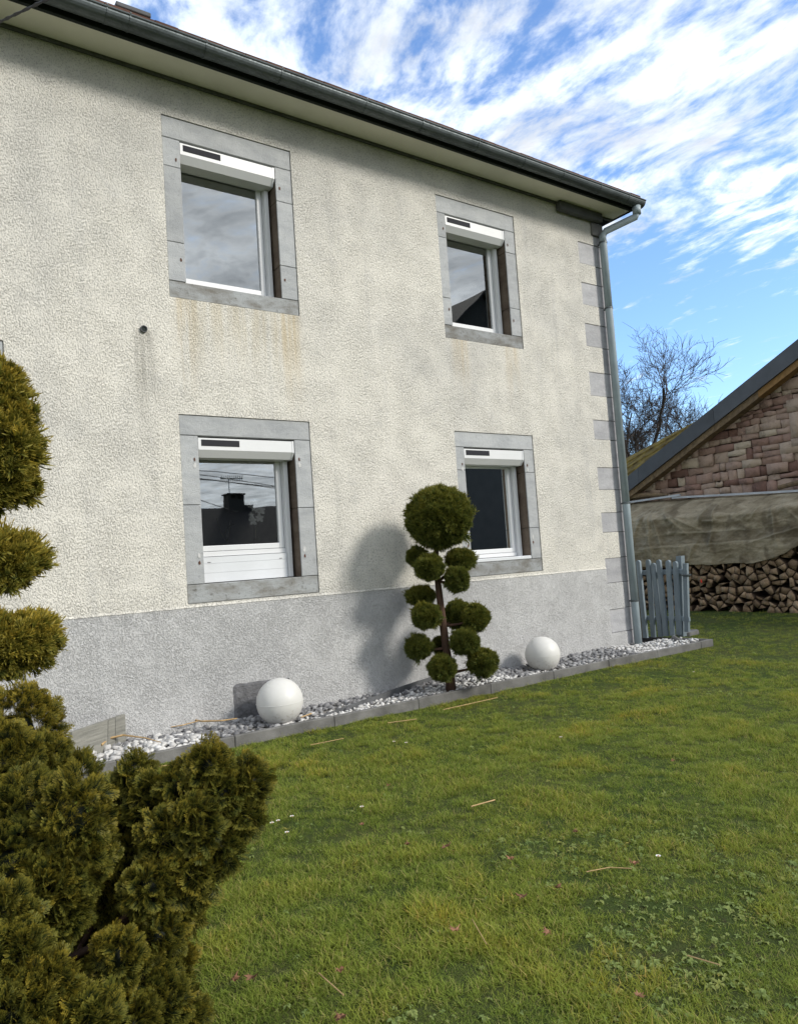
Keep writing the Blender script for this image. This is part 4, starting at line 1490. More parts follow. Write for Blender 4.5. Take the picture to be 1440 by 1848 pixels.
# lower mossy roof flare behind the gable foot, in rows of moss grown slates
T0, T1 = on_x(1112, 836, 17.2), on_x(1306, 733, 17.2)
B0, B1 = on_x(1100, 905, 15.06), on_x(1306, 752, 15.06)
nr = 5
for k in range(nr):
    f0, f1 = k / nr, (k + 1) / nr
    a0, a1 = B0 + (T0 - B0) * f0, B1 + (T1 - B1) * f0
    b0, b1 = B0 + (T0 - B0) * f1, B1 + (T1 - B1) * f1
    up_ = np.array([0, 0, 0.05])
    MB().add([a0 + up_, a1 + up_, b1, b0, a0 - up_, a1 - up_, b1 - up_ * 2, b0 - up_ * 2],
             [(0, 1, 2, 3), (7, 6, 5, 4), (0, 1, 5, 4), (1, 2, 6, 5), (2, 3, 7, 6), (3, 0, 4, 7)]).build('moss_course', M_MOSS, barn)

# ------------------------------------------------------------------ woodpile
def log_mat():
    m, t = material('split_firewood')
    g = t.n('ShaderNodeNewGeometry').outputs['Position']
    oi = t.n('ShaderNodeObjectInfo').outputs['Random']
    off = t.n('ShaderNodeVectorMath', {0: g, 1: t.n('ShaderNodeCombineXYZ', {0: 0.0, 1: t.math('MULTIPLY', oi, 9.0), 2: t.math('MULTIPLY', oi, 5.0)}).outputs[0]}, operation='ADD').outputs[0]
    n = t.noise(t.mapped(off, (3, 9, 9)), 1.0, 6.0, 0.65)
    f = t.noise(t.mapped(off, (2, 45, 20)), 1.0, 4.0, 0.6)
    c = t.ramp(n, [(0.28, (0.15, 0.095, 0.058)), (0.55, (0.31, 0.220, 0.135)), (0.78, (0.46, 0.34, 0.22))])
    c = t.mix(t.math('MULTIPLY', t.range(f, .52, .7), .5), c, (0.05, 0.033, 0.022))
    c = t.mix(1.0, c, t.ramp(oi, [(0.0, .62), (1.0, 1.25)]), 'MULTIPLY')
    cut = t.n('ShaderNodeAttribute', attribute_name='cut').outputs['Fac']
    c = t.mix(t.range(cut, .8, 1.0), (0.075, 0.052, 0.036), c)
    finish(t, c, 0.9, t.math('ADD', f, n), 0.006, 1.0, 0.15)
    return m


M_LOG = log_mat()
M_MARK = simple('orange_marker_paint', (0.75, 0.06, 0.03), 0.6, 0.1, 40.0)
rl = np.random.default_rng(41)
seeds = []
yy0, yy1, zz0, zz1 = -0.25, 4.35, -0.10, 1.20
zrow = zz0 + 0.055
rowi = 0
while zrow < zz1:
    y = yy0 + (0.07 if rowi % 2 else 0)
    while y < yy1:
        seeds.append((y + rl.normal(0, .030), zrow + rl.normal(0, .024)))
        y += rl.uniform(.13, .23)
    zrow += 0.132
    rowi += 1
seeds = np.array(seeds)
nlog = 0
mark_at = on_x(1275, 1043, 14.45)
mark_k = int(np.argmin((seeds[:, 0] - mark_at[1]) ** 2 + (seeds[:, 1] - mark_at[2]) ** 2))
for k, s in enumerate(seeds):
    if s[1] > 0.98 and s[0] > 1.0 and s[1] > 1.08: continue
    poly = [(s[0] - .2, s[1] - .2), (s[0] + .2, s[1] - .2), (s[0] + .2, s[1] + .2), (s[0] - .2, s[1] + .2)]
    poly = clip_poly(poly, 0, -1, -(zz0 - .01))
    dd = np.linalg.norm(seeds - s, axis=1)
    for q in seeds[np.argsort(dd)[1:13]]:
        nrm = q - s
        L = np.linalg.norm(nrm)
        nrm = nrm / L
        mid = (q + s) / 2 - nrm * 0.004
        poly = clip_poly(poly, nrm[0], nrm[1], nrm @ mid)
    # drop very short edges so the ends read as split wedges
    pl = []
    for i in range(len(poly)):
        a, b = np.array(poly[i]), np.array(poly[(i + 1) % len(poly)])
        if np.linalg.norm(a - b) > .035: pl.append(tuple(a))
    if len(pl) < 3: continue
    if len(pl) > 4 and rl.random() < 0.75: pl.pop(int(rl.integers(0, len(pl))))
    if len(pl) > 3 and rl.random() < 0.40: pl.pop(int(rl.integers(0, len(pl))))
    A_ = np.array(pl); cA = A_.mean(0)
    pl = [tuple(cA + (p - cA) * rl.uniform(.88, 1.0)) for p in A_]
    xf = 14.46 + rl.normal(0, .022)
    V, F = pillow(pl, xf + .36, xf, 0.002, rl, 0.0)
    tl = rl.normal(0, .10, 2)
    V[:, 0] += (V[:, 1] - s[0]) * tl[0] + (V[:, 2] - s[1]) * tl[1]
    CUT = {'cut': np.concatenate([np.zeros(len(V) - len(pl)), np.ones(len(pl))])}
    if k == mark_k:
        lg = empty('firewood_log', (xf, s[0], s[1] - .06), 'split log with an orange paint mark on its end in the woodpile', 'firewood', 'split logs stacked along the barn')
        np_mesh('log_body', V, F, M_LOG, lg, CUT)
        MB().poly([(xf - .016, s[0] - .022, s[1] - .05), (xf - .016, s[0] + .014, s[1] - .055), (xf - .016, s[0] + .020, s[1] - .01), (xf - .016, s[0] + .002, s[1] + .035), (xf - .016, s[0] - .012, s[1] + .0)]).build('paint_mark', M_MARK, lg)
    else:
        o = np_mesh('firewood_log', V, F, M_LOG, None, CUT)
        tag(o, 'plain split log in the firewood stack under the tarp against the barn', 'firewood', 'split logs stacked along the barn')
    nlog += 1

# tarp over the pile
def tarp_mat():
    m, t = material('olive_tarp')
    o = coords(t)
    n = t.noise(t.mapped(o, (1, .8, 2.4)), 2.2, 7.0, 0.68, 0.6)
    f = t.noise(o, 18.0, 5.0, 0.65)
    big = t.noise(t.mapped(o, (1, 1.3, 1.0)), 1.6, 3.0, 0.5, 0.4)
    c = t.ramp(n, [(0.28, (0.135, 0.108, 0.066)), (0.5, (0.27, 0.228, 0.152)), (0.72, (0.42, 0.37, 0.27))])
    c = t.mix(t.math('MULTIPLY', t.range(big, .50, .62), .55), c, (0.070, 0.052, 0.030))
    c = t.mix(t.math('MULTIPLY', t.range(f, .52, .72), .35), c, (0.065, 0.052, 0.034))
    z = t.n('ShaderNodeSeparateXYZ', {0: o}).outputs[2]
    band = t.math('MULTIPLY', t.range(z, 1.36, 1.385), t.range(z, 1.60, 1.585))
    c = t.mix(t.math('MULTIPLY', band, .35), c, (0.062, 0.046, 0.028))
    cr = t.n('ShaderNodeAttribute', attribute_name='crease').outputs['Fac']
    c = t.mix(t.math('MULTIPLY', cr, .75), c, (0.36, 0.33, 0.24))
    finish(t, c, 0.6, f, 0.004, 1.0, 0.15)
    return m


M_TARP = tarp_mat()
NJ, NI = 90, 240
TV, TF, TC = [], [], []
ty0, ty1 = -0.9, 4.45
CREASE = [((3.95, 2.45), (4.5, 1.55)), ((3.62, 2.42), (4.15, 1.15)), ((3.60, 2.42), (3.52, 1.0)), ((3.45, 2.35), (2.55, 1.55)), ((3.35, 2.2), (2.2, 1.62)),
          ((3.5, 2.3), (3.2, 1.1)), ((2.05, 2.4), (2.35, 1.75)), ((2.05, 2.4), (1.95, 1.8)), ((2.35, 1.40), (2.62, 1.0)), ((2.0, 1.55), (2.12, 1.22)), ((0.72, 2.35), (1.15, 1.85)),
          ((0.72, 2.35), (0.62, 1.2)), ((0.70, 2.3), (0.15, 1.7)), ((1.1, 1.35), (0.2, 1.55)), ((3.0, 1.62), (1.3, 1.60)), ((3.9, 1.32), (0.6, 1.36)), ((2.2, 1.85), (1.85, 1.83)), ((4.3, 1.2), (3.7, 1.28))]


def seg_dist(py, pz, a, b):
    ay, az = a; by, bz = b
    dy, dz_ = by - ay, bz - az
    L2 = dy * dy + dz_ * dz_
    t = max(0.0, min(1.0, ((py - ay) * dy + (pz - az) * dz_) / L2))
    side = (py - ay) * dz_ - (pz - az) * dy
    return math.hypot(py - ay - t * dy, pz - az - t * dz_), (1 if side > 0 else -1), t


for j in range(NJ + 1):
    v = j / NJ
    for i in range(NI + 1):
        u = i / NI
        y = ty0 + (ty1 - ty0) * u
        ztop = 2.28 + 0.045 * (y - .3)
        zbot = 0.90 + 0.03 * noise.noise(Vector((y * 2.2, 0, 0))) + 0.012 * noise.noise(Vector((y * 9, 0, 3))) + (0.30 * max(0, (1.2 - y) / 1.0) ** 1.5 if y < 1.25 else 0)
        z = ztop + (zbot - ztop) * v
        fx = min(1.0, v / 0.30)
        x = 15.20 - 0.76 * (1 - (1 - fx) ** 1.6)
        fold = 0.0
        crs = 0.0
        wob = 0.05 * noise.noise(Vector((y * 3, z * 3, 11)))
        for k, (a, b) in enumerate(CREASE):
            dd, sd, tt = seg_dist(y + wob, z + wob * .6, a, b)
            crs = max(crs, math.exp(-(dd / .014) ** 2) * (.5 + .5 * noise.noise(Vector((y * 5, z * 5, k)))))
            if dd < .35:
                fold += (0.046 if k < 14 else 0.022) * math.exp(-dd / (.035 if sd > 0 else .095)) * (0.55 + .45 * math.sin(math.pi * min(1, tt + .15)))
        fold += 0.050 * noise.noise(Vector((y * 1.5, z * 2.2, 4)))
        r1 = noise.noise(Vector((y * 3.1 + z * 1.2, z * 4.2, 9)))
        r2 = noise.noise(Vector((y * 7.5 - z * 2, z * 10, 2)))
        fold += 0.038 * (0.30 - min(.3, abs(r1))) + 0.022 * (0.25 - min(.25, abs(r2))) + 0.006 * noise.noise(Vector((y * 22, z * 26, 2)))
        x += -fold * (0.35 + 0.65 * min(1, v / .25)) - 0.03 * v
        TV.append((x, y, z))
        TC.append(crs)
for j in range(NJ):
    for i in range(NI):
        TF.append((j * (NI + 1) + i, j * (NI + 1) + i + 1, (j + 1) * (NI + 1) + i + 1, (j + 1) * (NI + 1) + i))
o = np_mesh('tarpaulin', np.array(TV), np.array(TF), M_TARP, None, {'crease': np.array(TC)}, smooth=True)
tag(o, 'crumpled olive brown tarp hung over the woodpile from the barn wall', 'tarp')
sm = o.modifiers.new('thick', 'SOLIDIFY')
sm.thickness = 0.004

M_BATTEN = simple('pale_metal_batten', (0.42, 0.44, 0.46), 0.5, 0.15, 4.0)
for (p0, p1, lab) in (((1128, 909), (1226, 895), 'pale metal batten pinning the tarp at its left end'), ((1212, 900), (1470, 886), 'long pale metal batten pinning the tarp along the stone wall')):
    a, b = on_x(*p0, 15.06), on_x(*p1, 15.04)
    d = MB()
    v = [(a[0], a[1], a[2]), (b[0], b[1], b[2]), (b[0], b[1], b[2] + .045), (a[0], a[1], a[2] + .045)]
    v += [(q[0] + .05, q[1], q[2]) for q in v]
    o = d.add(v, [(0, 1, 2, 3), (7, 6, 5, 4), (0, 1, 5, 4), (1, 2, 6, 5), (2, 3, 7, 6), (3, 0, 4, 7)]).build('batten', M_BATTEN)
    tag(o, lab, 'batten', 'battens along the top of the tarp')
for (p0, p1, r0, r1, lab) in (((1132, 897), (1205, 893), .07, .05, 'barked round log lying on the tarp edge at the barn corner'),
                              ((1405, 880), (1480, 866), .045, .06, 'broken brown plank resting on the tarp edge at the right')):
    a, b = on_x(*p0, 15.14), on_x(*p1, 15.14)
    o = MB().tube([a, (a + b) / 2 + np.array([0, 0, .03]), b], [r0, (r0 + r1) / 2, r1 * .6], 8).build('loose_timber', M_RAFTER)
    tag(o, lab, 'timber')

# ------------------------------------------------------------------ bare trees behind the barn
M_TWIG = simple('grey_brown_bark', (0.060, 0.050, 0.044), 0.95, 0.35, 10.0, 40.0, 0.006, 0.1)


def bare_tree(name, base, height, seed, label, lean=(0, 0)):
    r = random.Random(seed)
    t = empty(name, tuple(base), label, 'tree', 'bare trees behind the barn')
    trunk, br = MB(), MB()
    count = [0]

    def grow(p, d, L, rad, lvl):
        n = 4 if lvl < 3 else 3
        pts, rr = [p], [rad]
        dd = d.copy()
        for i in range(n):
            dd = (dd + Vector((r.gauss(0, .20), r.gauss(0, .20), r.gauss(.05 if lvl < 4 else .10, .16)))).normalized()
            pts.append(pts[-1] + dd * (L / n))
            rr.append(rad * (1 - .42 * (i + 1) / n))
        (trunk if lvl == 0 else br).tube(pts, rr, 7 if lvl == 0 else (5 if lvl < 3 else 3), cap=False)
        count[0] += 1
        if lvl >= 6: return
        kids = {0: 5, 1: 4, 2: 4, 3: 4, 4: 4, 5: 3}[lvl]
        for k in range(kids):
            tt = r.uniform(.35, 1.0) if lvl else r.uniform(.55, 1.0)
            j = min(n - 1, int(tt * n))
            q = pts[j] + (pts[j + 1] - pts[j]) * (tt * n - j)
            ax = Vector((r.gauss(0, 1), r.gauss(0, 1), r.gauss(0, .6))).normalized()
            nd = (dd + ax * r.uniform(.6, 1.15)).normalized()
            grow(q, nd, L * r.uniform(.55, .76), max(.0065, rr[j] * r.uniform(.48, .66)), lvl + 1)

    grow(Vector(base), Vector((lean[0], lean[1], 1)).normalized(), height * .40, height * .022, 0)
    trunk.build('trunk', M_TWIG, t, smooth=True)
    br.build('branches', M_TWIG, t)
    return t


def tree_base(px, X):
    q = on_x(px, 950, X)
    return np.array([q[0], q[1], LAWN_Z])


bare_tree('bare_tree', tree_base(1146, 21.0), 10.4, 4, 'gnarled leafless tree rising just right of the downpipe', (.05, -.05))
bare_tree('bare_tree', tree_base(1262, 23.5), 8.8, 8, 'leafless tree with upright twigs above the mossy barn roof', (.0, -.1))
bare_tree('bare_tree', tree_base(1200, 27.0), 9.6, 15, 'farther leafless tree between the two nearer bare crowns', (.0, -.1))

# ------------------------------------------------------------------ houseplants behind the panes
M_LEAF = simple('houseplant_leaf', (0.055, 0.085, 0.022), 0.4, 0.3, 12.0, 40.0, 0.001, 0.5)
M_STEM = simple('plant_stem', (0.11, 0.10, 0.05), 0.7, 0.2)
M_PETAL = simple('white_petal', (0.80, 0.79, 0.76), 0.6, 0.06, 30.0)
M_POT = simple('terracotta_pot', (0.25, 0.10, 0.06), 0.8, 0.15)


def leaf(base, dir_, L, wd, droop, parent, m=None):
    dir_ = Vector(dir_).normalized()
    side = dir_.cross(Vector((0, 0, 1))).normalized()
    V, F = [], []
    n = 6
    for i in range(n + 1):
        t = i / n
        c = Vector(base) + dir_ * L * t + Vector((0, 0, -droop * t * t))
        wv = wd * math.sin(math.pi * min(.98, t * .92 + .06))
        V += [c - side * wv + Vector((0, 0, .15 * wv)), c, c + side * wv + Vector((0, 0, .15 * wv))]
    for i in range(n):
        a = 3 * i
        F += [(a, a + 1, a + 4, a + 3), (a + 1, a + 2, a + 5, a + 4)]
    return MB().add(V, F).build('leaf', m or M_LEAF, parent, smooth=True)


def pot(c, r, h, parent):
    MB().tube([(c[0], c[1], c[2]), (c[0], c[1], c[2] + h * .8), (c[0], c[1], c[2] + h * .8), (c[0], c[1], c[2] + h)], [r * .75, r * .95, r * 1.08, r * 1.08], 14).build('pot', M_POT, parent)


SILL_Y = 0.385
zs_ = WIN['LL'][2] + 0.275
rp = random.Random(2)


def orchid(px, label, flowers, stems):
    c = on_y(px, 985, SILL_Y)
    c[2] = zs_ - .002
    t = empty('orchid_plant', tuple(c), label, 'orchid', 'orchids behind the lower left window')
    pot(c, .055, .07, t)
    top = Vector(c) + Vector((0, 0, .07))
    for k in range(4):
        a = rp.uniform(-.6, .6) + (0 if k % 2 else math.pi)
        leaf(top, (math.cos(a), math.sin(a) * .4, rp.uniform(.3, 1.3)), rp.uniform(.12, .18), .030, .05, t)
    for pts in stems:
        MB().tube([on_y(x, y, SILL_Y) for x, y in pts], [.006, .005, .0045, .004][:len(pts)], 5).build('stem', M_STEM, t)
    for (x, y, s) in flowers:
        s *= 1.2
        p = on_y(x, y, SILL_Y - .03 + rp.uniform(-.01, .01))
        d = MB()
        for k in range(5):
            a = 2 * math.pi * k / 5 + .3
            wd = s * (.55 if k in (1, 4) else .40)
            cx, cz = math.cos(a), math.sin(a)
            tx_, tz_ = -cz, cx
            ring = []
            for q in range(8):
                b = 2 * math.pi * q / 8
                ring.append((p[0] + cx * s * (.52 + .5 * math.cos(b)) + tx_ * wd * .7 * math.sin(b), p[1] - .004 * math.cos(b) - .003 * k, p[2] + cz * s * (.52 + .5 * math.cos(b)) + tz_ * wd * .7 * math.sin(b)))
            d.poly(ring)
        d.build('flower', M_PETAL, t)


orchid(461, 'white flowering orchid on the sill behind the lower left window',
       [(468, 935, .042), (471, 921, .042), (456, 940, .044), (453, 930, .03), (457, 918, .026), (463, 922, .024), (460, 906, .026), (450, 912, .026)],
       [[(461, 975), (462, 950), (463, 925), (459, 907)]])
orchid(412, 'flowerless orchid with bare stems behind the lower left window', [], [[(410, 978), (398, 960), (391, 935)], [(411, 978), (406, 962), (412, 950), (422, 946)], [(411, 976), (415, 955), (416, 940)]])
c = on_y(880, 1000, 0.55)
c[2] = WIN['LR'][2] + 0.058
MB().box(6.9, 7.0, 3.5, 3.595, 0.63, 2.9).build('door_frame', M_PVC, house)
MB().box(7.9, 8.0, 3.5, 3.595, 0.63, 2.9).build('door_frame', M_PVC, house)
hp = empty('potted_houseplant', tuple(c), 'dark leafy potted houseplant behind the lower right window', 'houseplant')
pot(c, .09, .14, hp)
for k in range(22):
    a = rp.uniform(0, 2 * math.pi)
    hgt = rp.uniform(.15, .50)
    st = Vector(c) + Vector((0, 0, hgt))
    leaf(st, (math.cos(a), math.sin(a), rp.uniform(.1, .7)), rp.uniform(.13, .22), .026, rp.uniform(.05, .16), hp)
MB().tube([c, np.array(c) + np.array([0, 0, .3]), np.array(c) + np.array([0.01, 0, .55])], [.012, .010, .006], 6).build('stem', M_STEM, hp)

# ------------------------------------------------------------------ houses opposite (seen mirrored in the panes)
M_NROOF = simple('neighbour_roof', (0.014, 0.012, 0.012), 0.85, 0.25, 6.0)
M_NWALL = simple('neighbour_wall', (0.030, 0.027, 0.024), 0.9, 0.15, 2.0)


def gable_house(name, cx, cy, L, W, hw, hr, rz, label):
    h = empty(name, (cx, cy, LAWN_Z), label, 'house')
    ca, sa_ = math.cos(rz), math.sin(rz)

    def T(x, y, z):
        return (cx + ca * x - sa_ * y, cy + sa_ * x + ca * y, z)

    b = MB()
    v = [T(-L / 2, -W / 2, -.3), T(L / 2, -W / 2, -.3), T(L / 2, W / 2, -.3), T(-L / 2, W / 2, -.3), T(-L / 2, -W / 2, hw), T(L / 2, -W / 2, hw), T(L / 2, W / 2, hw), T(-L / 2, W / 2, hw), T(-L / 2, 0, hr - .1), T(L / 2, 0, hr - .1)]
    b.add(v, [(0, 1, 5, 4), (2, 3, 7, 6), (1, 2, 6, 9, 5), (3, 0, 4, 8, 7), (4, 5, 9, 8), (6, 7, 8, 9)])
    b.build('wall', M_NWALL, h)
    for s in (-1, 1):
        o_ = .35
        zo = hw - (hr - hw) / (W / 2) * o_
        v = [T(-L / 2 - o_, s * (W / 2 + o_), zo), T(L / 2 + o_, s * (W / 2 + o_), zo), T(L / 2 + o_, 0, hr), T(-L / 2 - o_, 0, hr)]
        v += [(p[0], p[1], p[2] + .14) for p in v]
        MB().add(v, [(0, 1, 2, 3), (7, 6, 5, 4), (0, 1, 5, 4), (1, 2, 6, 5), (2, 3, 7, 6), (3, 0, 4, 7)]).build('roof', M_NROOF, h)
    for k in range(3):
        xx = -L / 2 + L * (k + .5) / 3
        q = [T(xx - .5, W / 2 + .02, 1.0), T(xx + .5, W / 2 + .02, 1.0), T(xx + .5, W / 2 + .02, 2.3), T(xx - .5, W / 2 + .02, 2.3)]
        MB().poly(q).build('window', M_VENT, h)
    return h, T


def mir(px, py, Y, g=0.243):
    G = on_y(px, py, g)
    q = G - CAM
    q[1] *= -1
    return G + q * (Y - g) / q[1]


NY = -40.0
hA, TA = gable_house('neighbour_house', 20.0, -40.0, 16.0, 9.0, 3.0, 5.62, math.radians(6), 'dark roofed neighbouring house mirrored in the lower left window')
a, b = mir(406, 891, NY), mir(437.5, 891, NY)
cxm, wch = (a[0] + b[0]) / 2, (b[0] - a[0])
chn = MB().box(cxm - wch * .45, cxm + wch * .45, NY - .5, NY + .5, 4.2, a[2] - .38).build('chimney', M_NWALL, hA)
MB().bbox(cxm - wch * .52, cxm + wch * .52, NY - .6, NY + .6, a[2] - .10, a[2], .02).build('chimney_cap', M_NROOF, chn)
for fx in (-.42, -.02, .34):
    MB().box(cxm + wch * fx, cxm + wch * (fx + .12), NY - .5, NY + .5, a[2] - .379, a[2] - .101).build('chimney_pier', M_NWALL, chn)
MB().box(cxm + wch * .46, cxm + wch * .95, NY - .4, NY + .4, 4.2, mir(440, 911, NY)[2]).build('chimney', M_NROOF, hA)
d = MB()
mt, mbm = mir(413.7, 865, NY), mir(415.5, 891, NY)
d.tube([mbm, mt], .03, 6)
b0, b1 = mir(398, 863.5, NY), mir(440, 863, NY)
d.tube([b0, b1], .035, 5)
for k in range(11):
    q = b0 + (b1 - b0) * (k + .5) / 11
    d.tube([q + np.array([0, -.1, -.18]), q + np.array([0, .1, .18])], .025, 4)
d.build('antenna', M_ZINC, hA)
gable_house('neighbour_house', 25.8, -25.4, 10.0, 7.4, 11.6, 15.0, math.radians(90), 'tall steep roofed house mirrored in the upper right window')
M_CABLE = simple('black_cable', (0.02, 0.02, 0.022), 0.7)
for k, (l, r_) in enumerate((((360, 848.7), (492, 860.6)), ((360, 856), (492, 876)), ((360, 863), (492, 880)), ((361, 864.5), (494, 878)), ((364, 904), (404, 917)))):
    a, b = mir(*l, -30.0), mir(*r_, -30.0)
    ext = (b - a)
    o = MB().tube([a - ext * .6, b + ext * .6], .022, 5).build('street_cable', M_CABLE)
    tag(o, ['topmost', 'second', 'third', 'fourth', 'lowest, steeper'][k] + ' overhead cable mirrored in the lower left window', 'cable', 'overhead street cables')
# service cable crossing the top left corner
p1 = on_y(-70, 71, -0.02)
p2 = at(110, -14, 4.3)
q = p1 + (p2 - p1) * 2.2
d = MB()
sp_ = []
for k in range(60):
    f = k / 59
    sp_.append(p1 + (q - p1) * f)
d.tube(sp_, .0075, 5)
for ph in (0, math.pi):
    d.tube([s + np.array([.007 * math.cos(k * 1.4 + ph), 0, .007 * math.sin(k * 1.4 + ph)]) for k, s in enumerate(sp_)], .006, 4)
o = d.build('service_cable', M_CABLE)
tag(o, 'twisted black service cable crossing below the gutter at the top left', 'cable')

# ------------------------------------------------------------------ lawn: grass, weeds, leaves
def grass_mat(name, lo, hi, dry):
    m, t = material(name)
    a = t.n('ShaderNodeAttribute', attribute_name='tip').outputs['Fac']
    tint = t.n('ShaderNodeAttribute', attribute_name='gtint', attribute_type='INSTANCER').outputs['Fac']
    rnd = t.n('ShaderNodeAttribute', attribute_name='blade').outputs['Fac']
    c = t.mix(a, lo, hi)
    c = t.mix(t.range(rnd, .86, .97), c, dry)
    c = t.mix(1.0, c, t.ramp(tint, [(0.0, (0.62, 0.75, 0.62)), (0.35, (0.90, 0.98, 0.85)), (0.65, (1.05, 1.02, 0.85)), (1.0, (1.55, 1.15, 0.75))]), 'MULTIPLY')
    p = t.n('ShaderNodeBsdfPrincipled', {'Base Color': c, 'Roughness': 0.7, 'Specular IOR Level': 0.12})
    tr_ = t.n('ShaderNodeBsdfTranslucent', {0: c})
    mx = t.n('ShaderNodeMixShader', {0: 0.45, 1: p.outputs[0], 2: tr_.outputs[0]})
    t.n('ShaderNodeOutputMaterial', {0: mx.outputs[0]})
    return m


M_GRASS = grass_mat('grass_blades', (0.074, 0.108, 0.020), (0.345, 0.405, 0.080), (0.42, 0.36, 0.15))
M_WEED = grass_mat('broad_weed_leaves', (0.210, 0.250, 0.085), (0.400, 0.450, 0.190), (0.42, 0.33, 0.18))


def tuft_mesh(name, seed, nb, rad, hmin, hmax):
    r = np.random.default_rng(seed)
    V, F, T, B = [], [], [], []
    for _ in range(nb):
        a = r.uniform(0, 2 * math.pi)
        q = rad * math.sqrt(r.random())
        p = np.array([q * math.cos(a), q * math.sin(a), 0])
        h = r.uniform(hmin, hmax)
        a2 = r.uniform(0, 2 * math.pi)
        lean = r.uniform(0.2, 1.5) * h
        dr = np.array([math.cos(a2), math.sin(a2), 0])
        sd = np.array([-dr[1], dr[0], 0]) * r.uniform(.0011, .0021)
        b = len(V)
        bl = r.random()
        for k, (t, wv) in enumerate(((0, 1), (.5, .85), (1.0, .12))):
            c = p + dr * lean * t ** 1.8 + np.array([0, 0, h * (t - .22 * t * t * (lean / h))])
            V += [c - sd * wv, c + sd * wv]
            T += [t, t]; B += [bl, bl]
        F += [(b, b + 1, b + 3, b + 2), (b + 2, b + 3, b + 5, b + 4)]
    me = bpy.data.meshes.new(name)
    me.from_pydata([tuple(v) for v in V], [], F)
    for an, av in (('tip', T), ('blade', B)):
        at_ = me.attributes.new(an, 'FLOAT', 'POINT')
        at_.data.foreach_set('value', np.array(av, np.float32))
    me.materials.append(M_GRASS)
    return bpy.data.objects.new(name, me)


def rosette_mesh(name, seed, nl, L, wd, lobed):
    r = np.random.default_rng(seed)
    V, F, T, B = [], [], [], []
    for k in range(nl):
        a = 2 * math.pi * k / nl + r.uniform(-.4, .4)
        l = L * r.uniform(.6, 1.1)
        dr = np.array([math.cos(a), math.sin(a), 0]); sd = np.array([-dr[1], dr[0], 0])
        bl = r.random() * .9
        b = len(V)
        n = 6
        el = r.uniform(.1, 1.3)
        for i in range(n + 1):
            t = i / n
            c = dr * l * t + np.array([0, 0, l * (el * t - (el + .15) * t * t) + .012])
            wv = wd * math.sin(math.pi * (t * .93 + .05)) * (1.0 if not lobed else (1.15 if i % 2 else .6))
            V += [c - sd * wv + np.array([0, 0, wv * .3]), c, c + sd * wv + np.array([0, 0, wv * .3])]
            T += [.3 + .7 * t, .15, .3 + .7 * t]; B += [bl] * 3
        for i in range(n):
            q = b + 3 * i
            F += [(q, q + 1, q + 4, q + 3), (q + 1, q + 2, q + 5, q + 4)]
    me = bpy.data.meshes.new(name)
    me.from_pydata([tuple(v) for v in V], [], F)
    for an, av in (('tip', T), ('blade', B)):
        at_ = me.attributes.new(an, 'FLOAT', 'POINT')
        at_.data.foreach_set('value', np.array(av, np.float32))
    me.materials.append(M_WEED)
    return bpy.data.objects.new(name, me)


def scatter(name, protos, pos, rot, scl, idx, tint, label):
    cl = bpy.data.collections.new(name + '_source')
    for p in protos: cl.objects.link(p)
    me = bpy.data.meshes.new(name)
    me.vertices.add(len(pos))
    me.vertices.foreach_set('co', np.ascontiguousarray(pos, np.float32).ravel())
    for an, typ, key, val in (('grot', 'FLOAT_VECTOR', 'vector', rot), ('gscl', 'FLOAT', 'value', scl), ('gidx', 'INT', 'value', idx), ('gtint', 'FLOAT', 'value', tint)):
        a = me.attributes.new(an, typ, 'POINT')
        a.data.foreach_set(key, np.ascontiguousarray(val, np.int32 if typ == 'INT' else np.float32).ravel())
    o = bpy.data.objects.new(name, me)
    COL.objects.link(o)
    ng = bpy.data.node_groups.new(name + '_nodes', 'GeometryNodeTree')
    ng.interface.new_socket('Geometry', in_out='INPUT', socket_type='NodeSocketGeometry')
    ng.interface.new_socket('Geometry', in_out='OUTPUT', socket_type='NodeSocketGeometry')
    N_ = ng.nodes
    gi, go = N_.new('NodeGroupInput'), N_.new('NodeGroupOutput')
    m2p = N_.new('GeometryNodeMeshToPoints')
    ci = N_.new('GeometryNodeCollectionInfo')
    ci.inputs['Collection'].default_value = cl
    ci.inputs['Separate Children'].default_value = True
    ci.inputs['Reset Children'].default_value = True
    iop = N_.new('GeometryNodeInstanceOnPoints')
    iop.inputs['Pick Instance'].default_value = True

    def attr(nm, typ):
        q = N_.new('GeometryNodeInputNamedAttribute')
        q.data_type = typ
        q.inputs['Name'].default_value = nm
        return q.outputs['Attribute']

    L_ = ng.links
    L_.new(gi.outputs[0], m2p.inputs['Mesh'])
    L_.new(m2p.outputs[0], iop.inputs['Points'])
    L_.new(ci.outputs[0], iop.inputs['Instance'])
    L_.new(attr('gidx', 'INT'), iop.inputs['Instance Index'])
    L_.new(attr('grot', 'FLOAT_VECTOR'), iop.inputs['Rotation'])
    L_.new(attr('gscl', 'FLOAT'), iop.inputs['Scale'])
    L_.new(iop.outputs[0], go.inputs[0])
    md = o.modifiers.new('scatter', 'NODES')
    md.node_group = ng
    tag(o, label, None, None, 'stuff')
    return o


rg = np.random.default_rng(77)


def in_lawn(x, y):
    if -0.6 < x < 9.83 and y > KY0 - 0.005: return False
    if 9.0 < x < 10.3 and -0.25 < y < 0.9: return False
    if x > 14.40 or (x < 9.1 and y > -0.7): return False
    return True


def weedy(x, y):
    """0..1: how much broadleaf weeds take over from the grass"""
    a = noise.noise(Vector((x * 1.25, y * 1.25, 1.0))) + .5 * noise.noise(Vector((x * 3.4, y * 3.4, 6.0)))
    corner = max(0.0, 1 - math.hypot((x - 2.6), (y + 5.1)) / 1.7)
    return a * .9 + 1.0 * corner


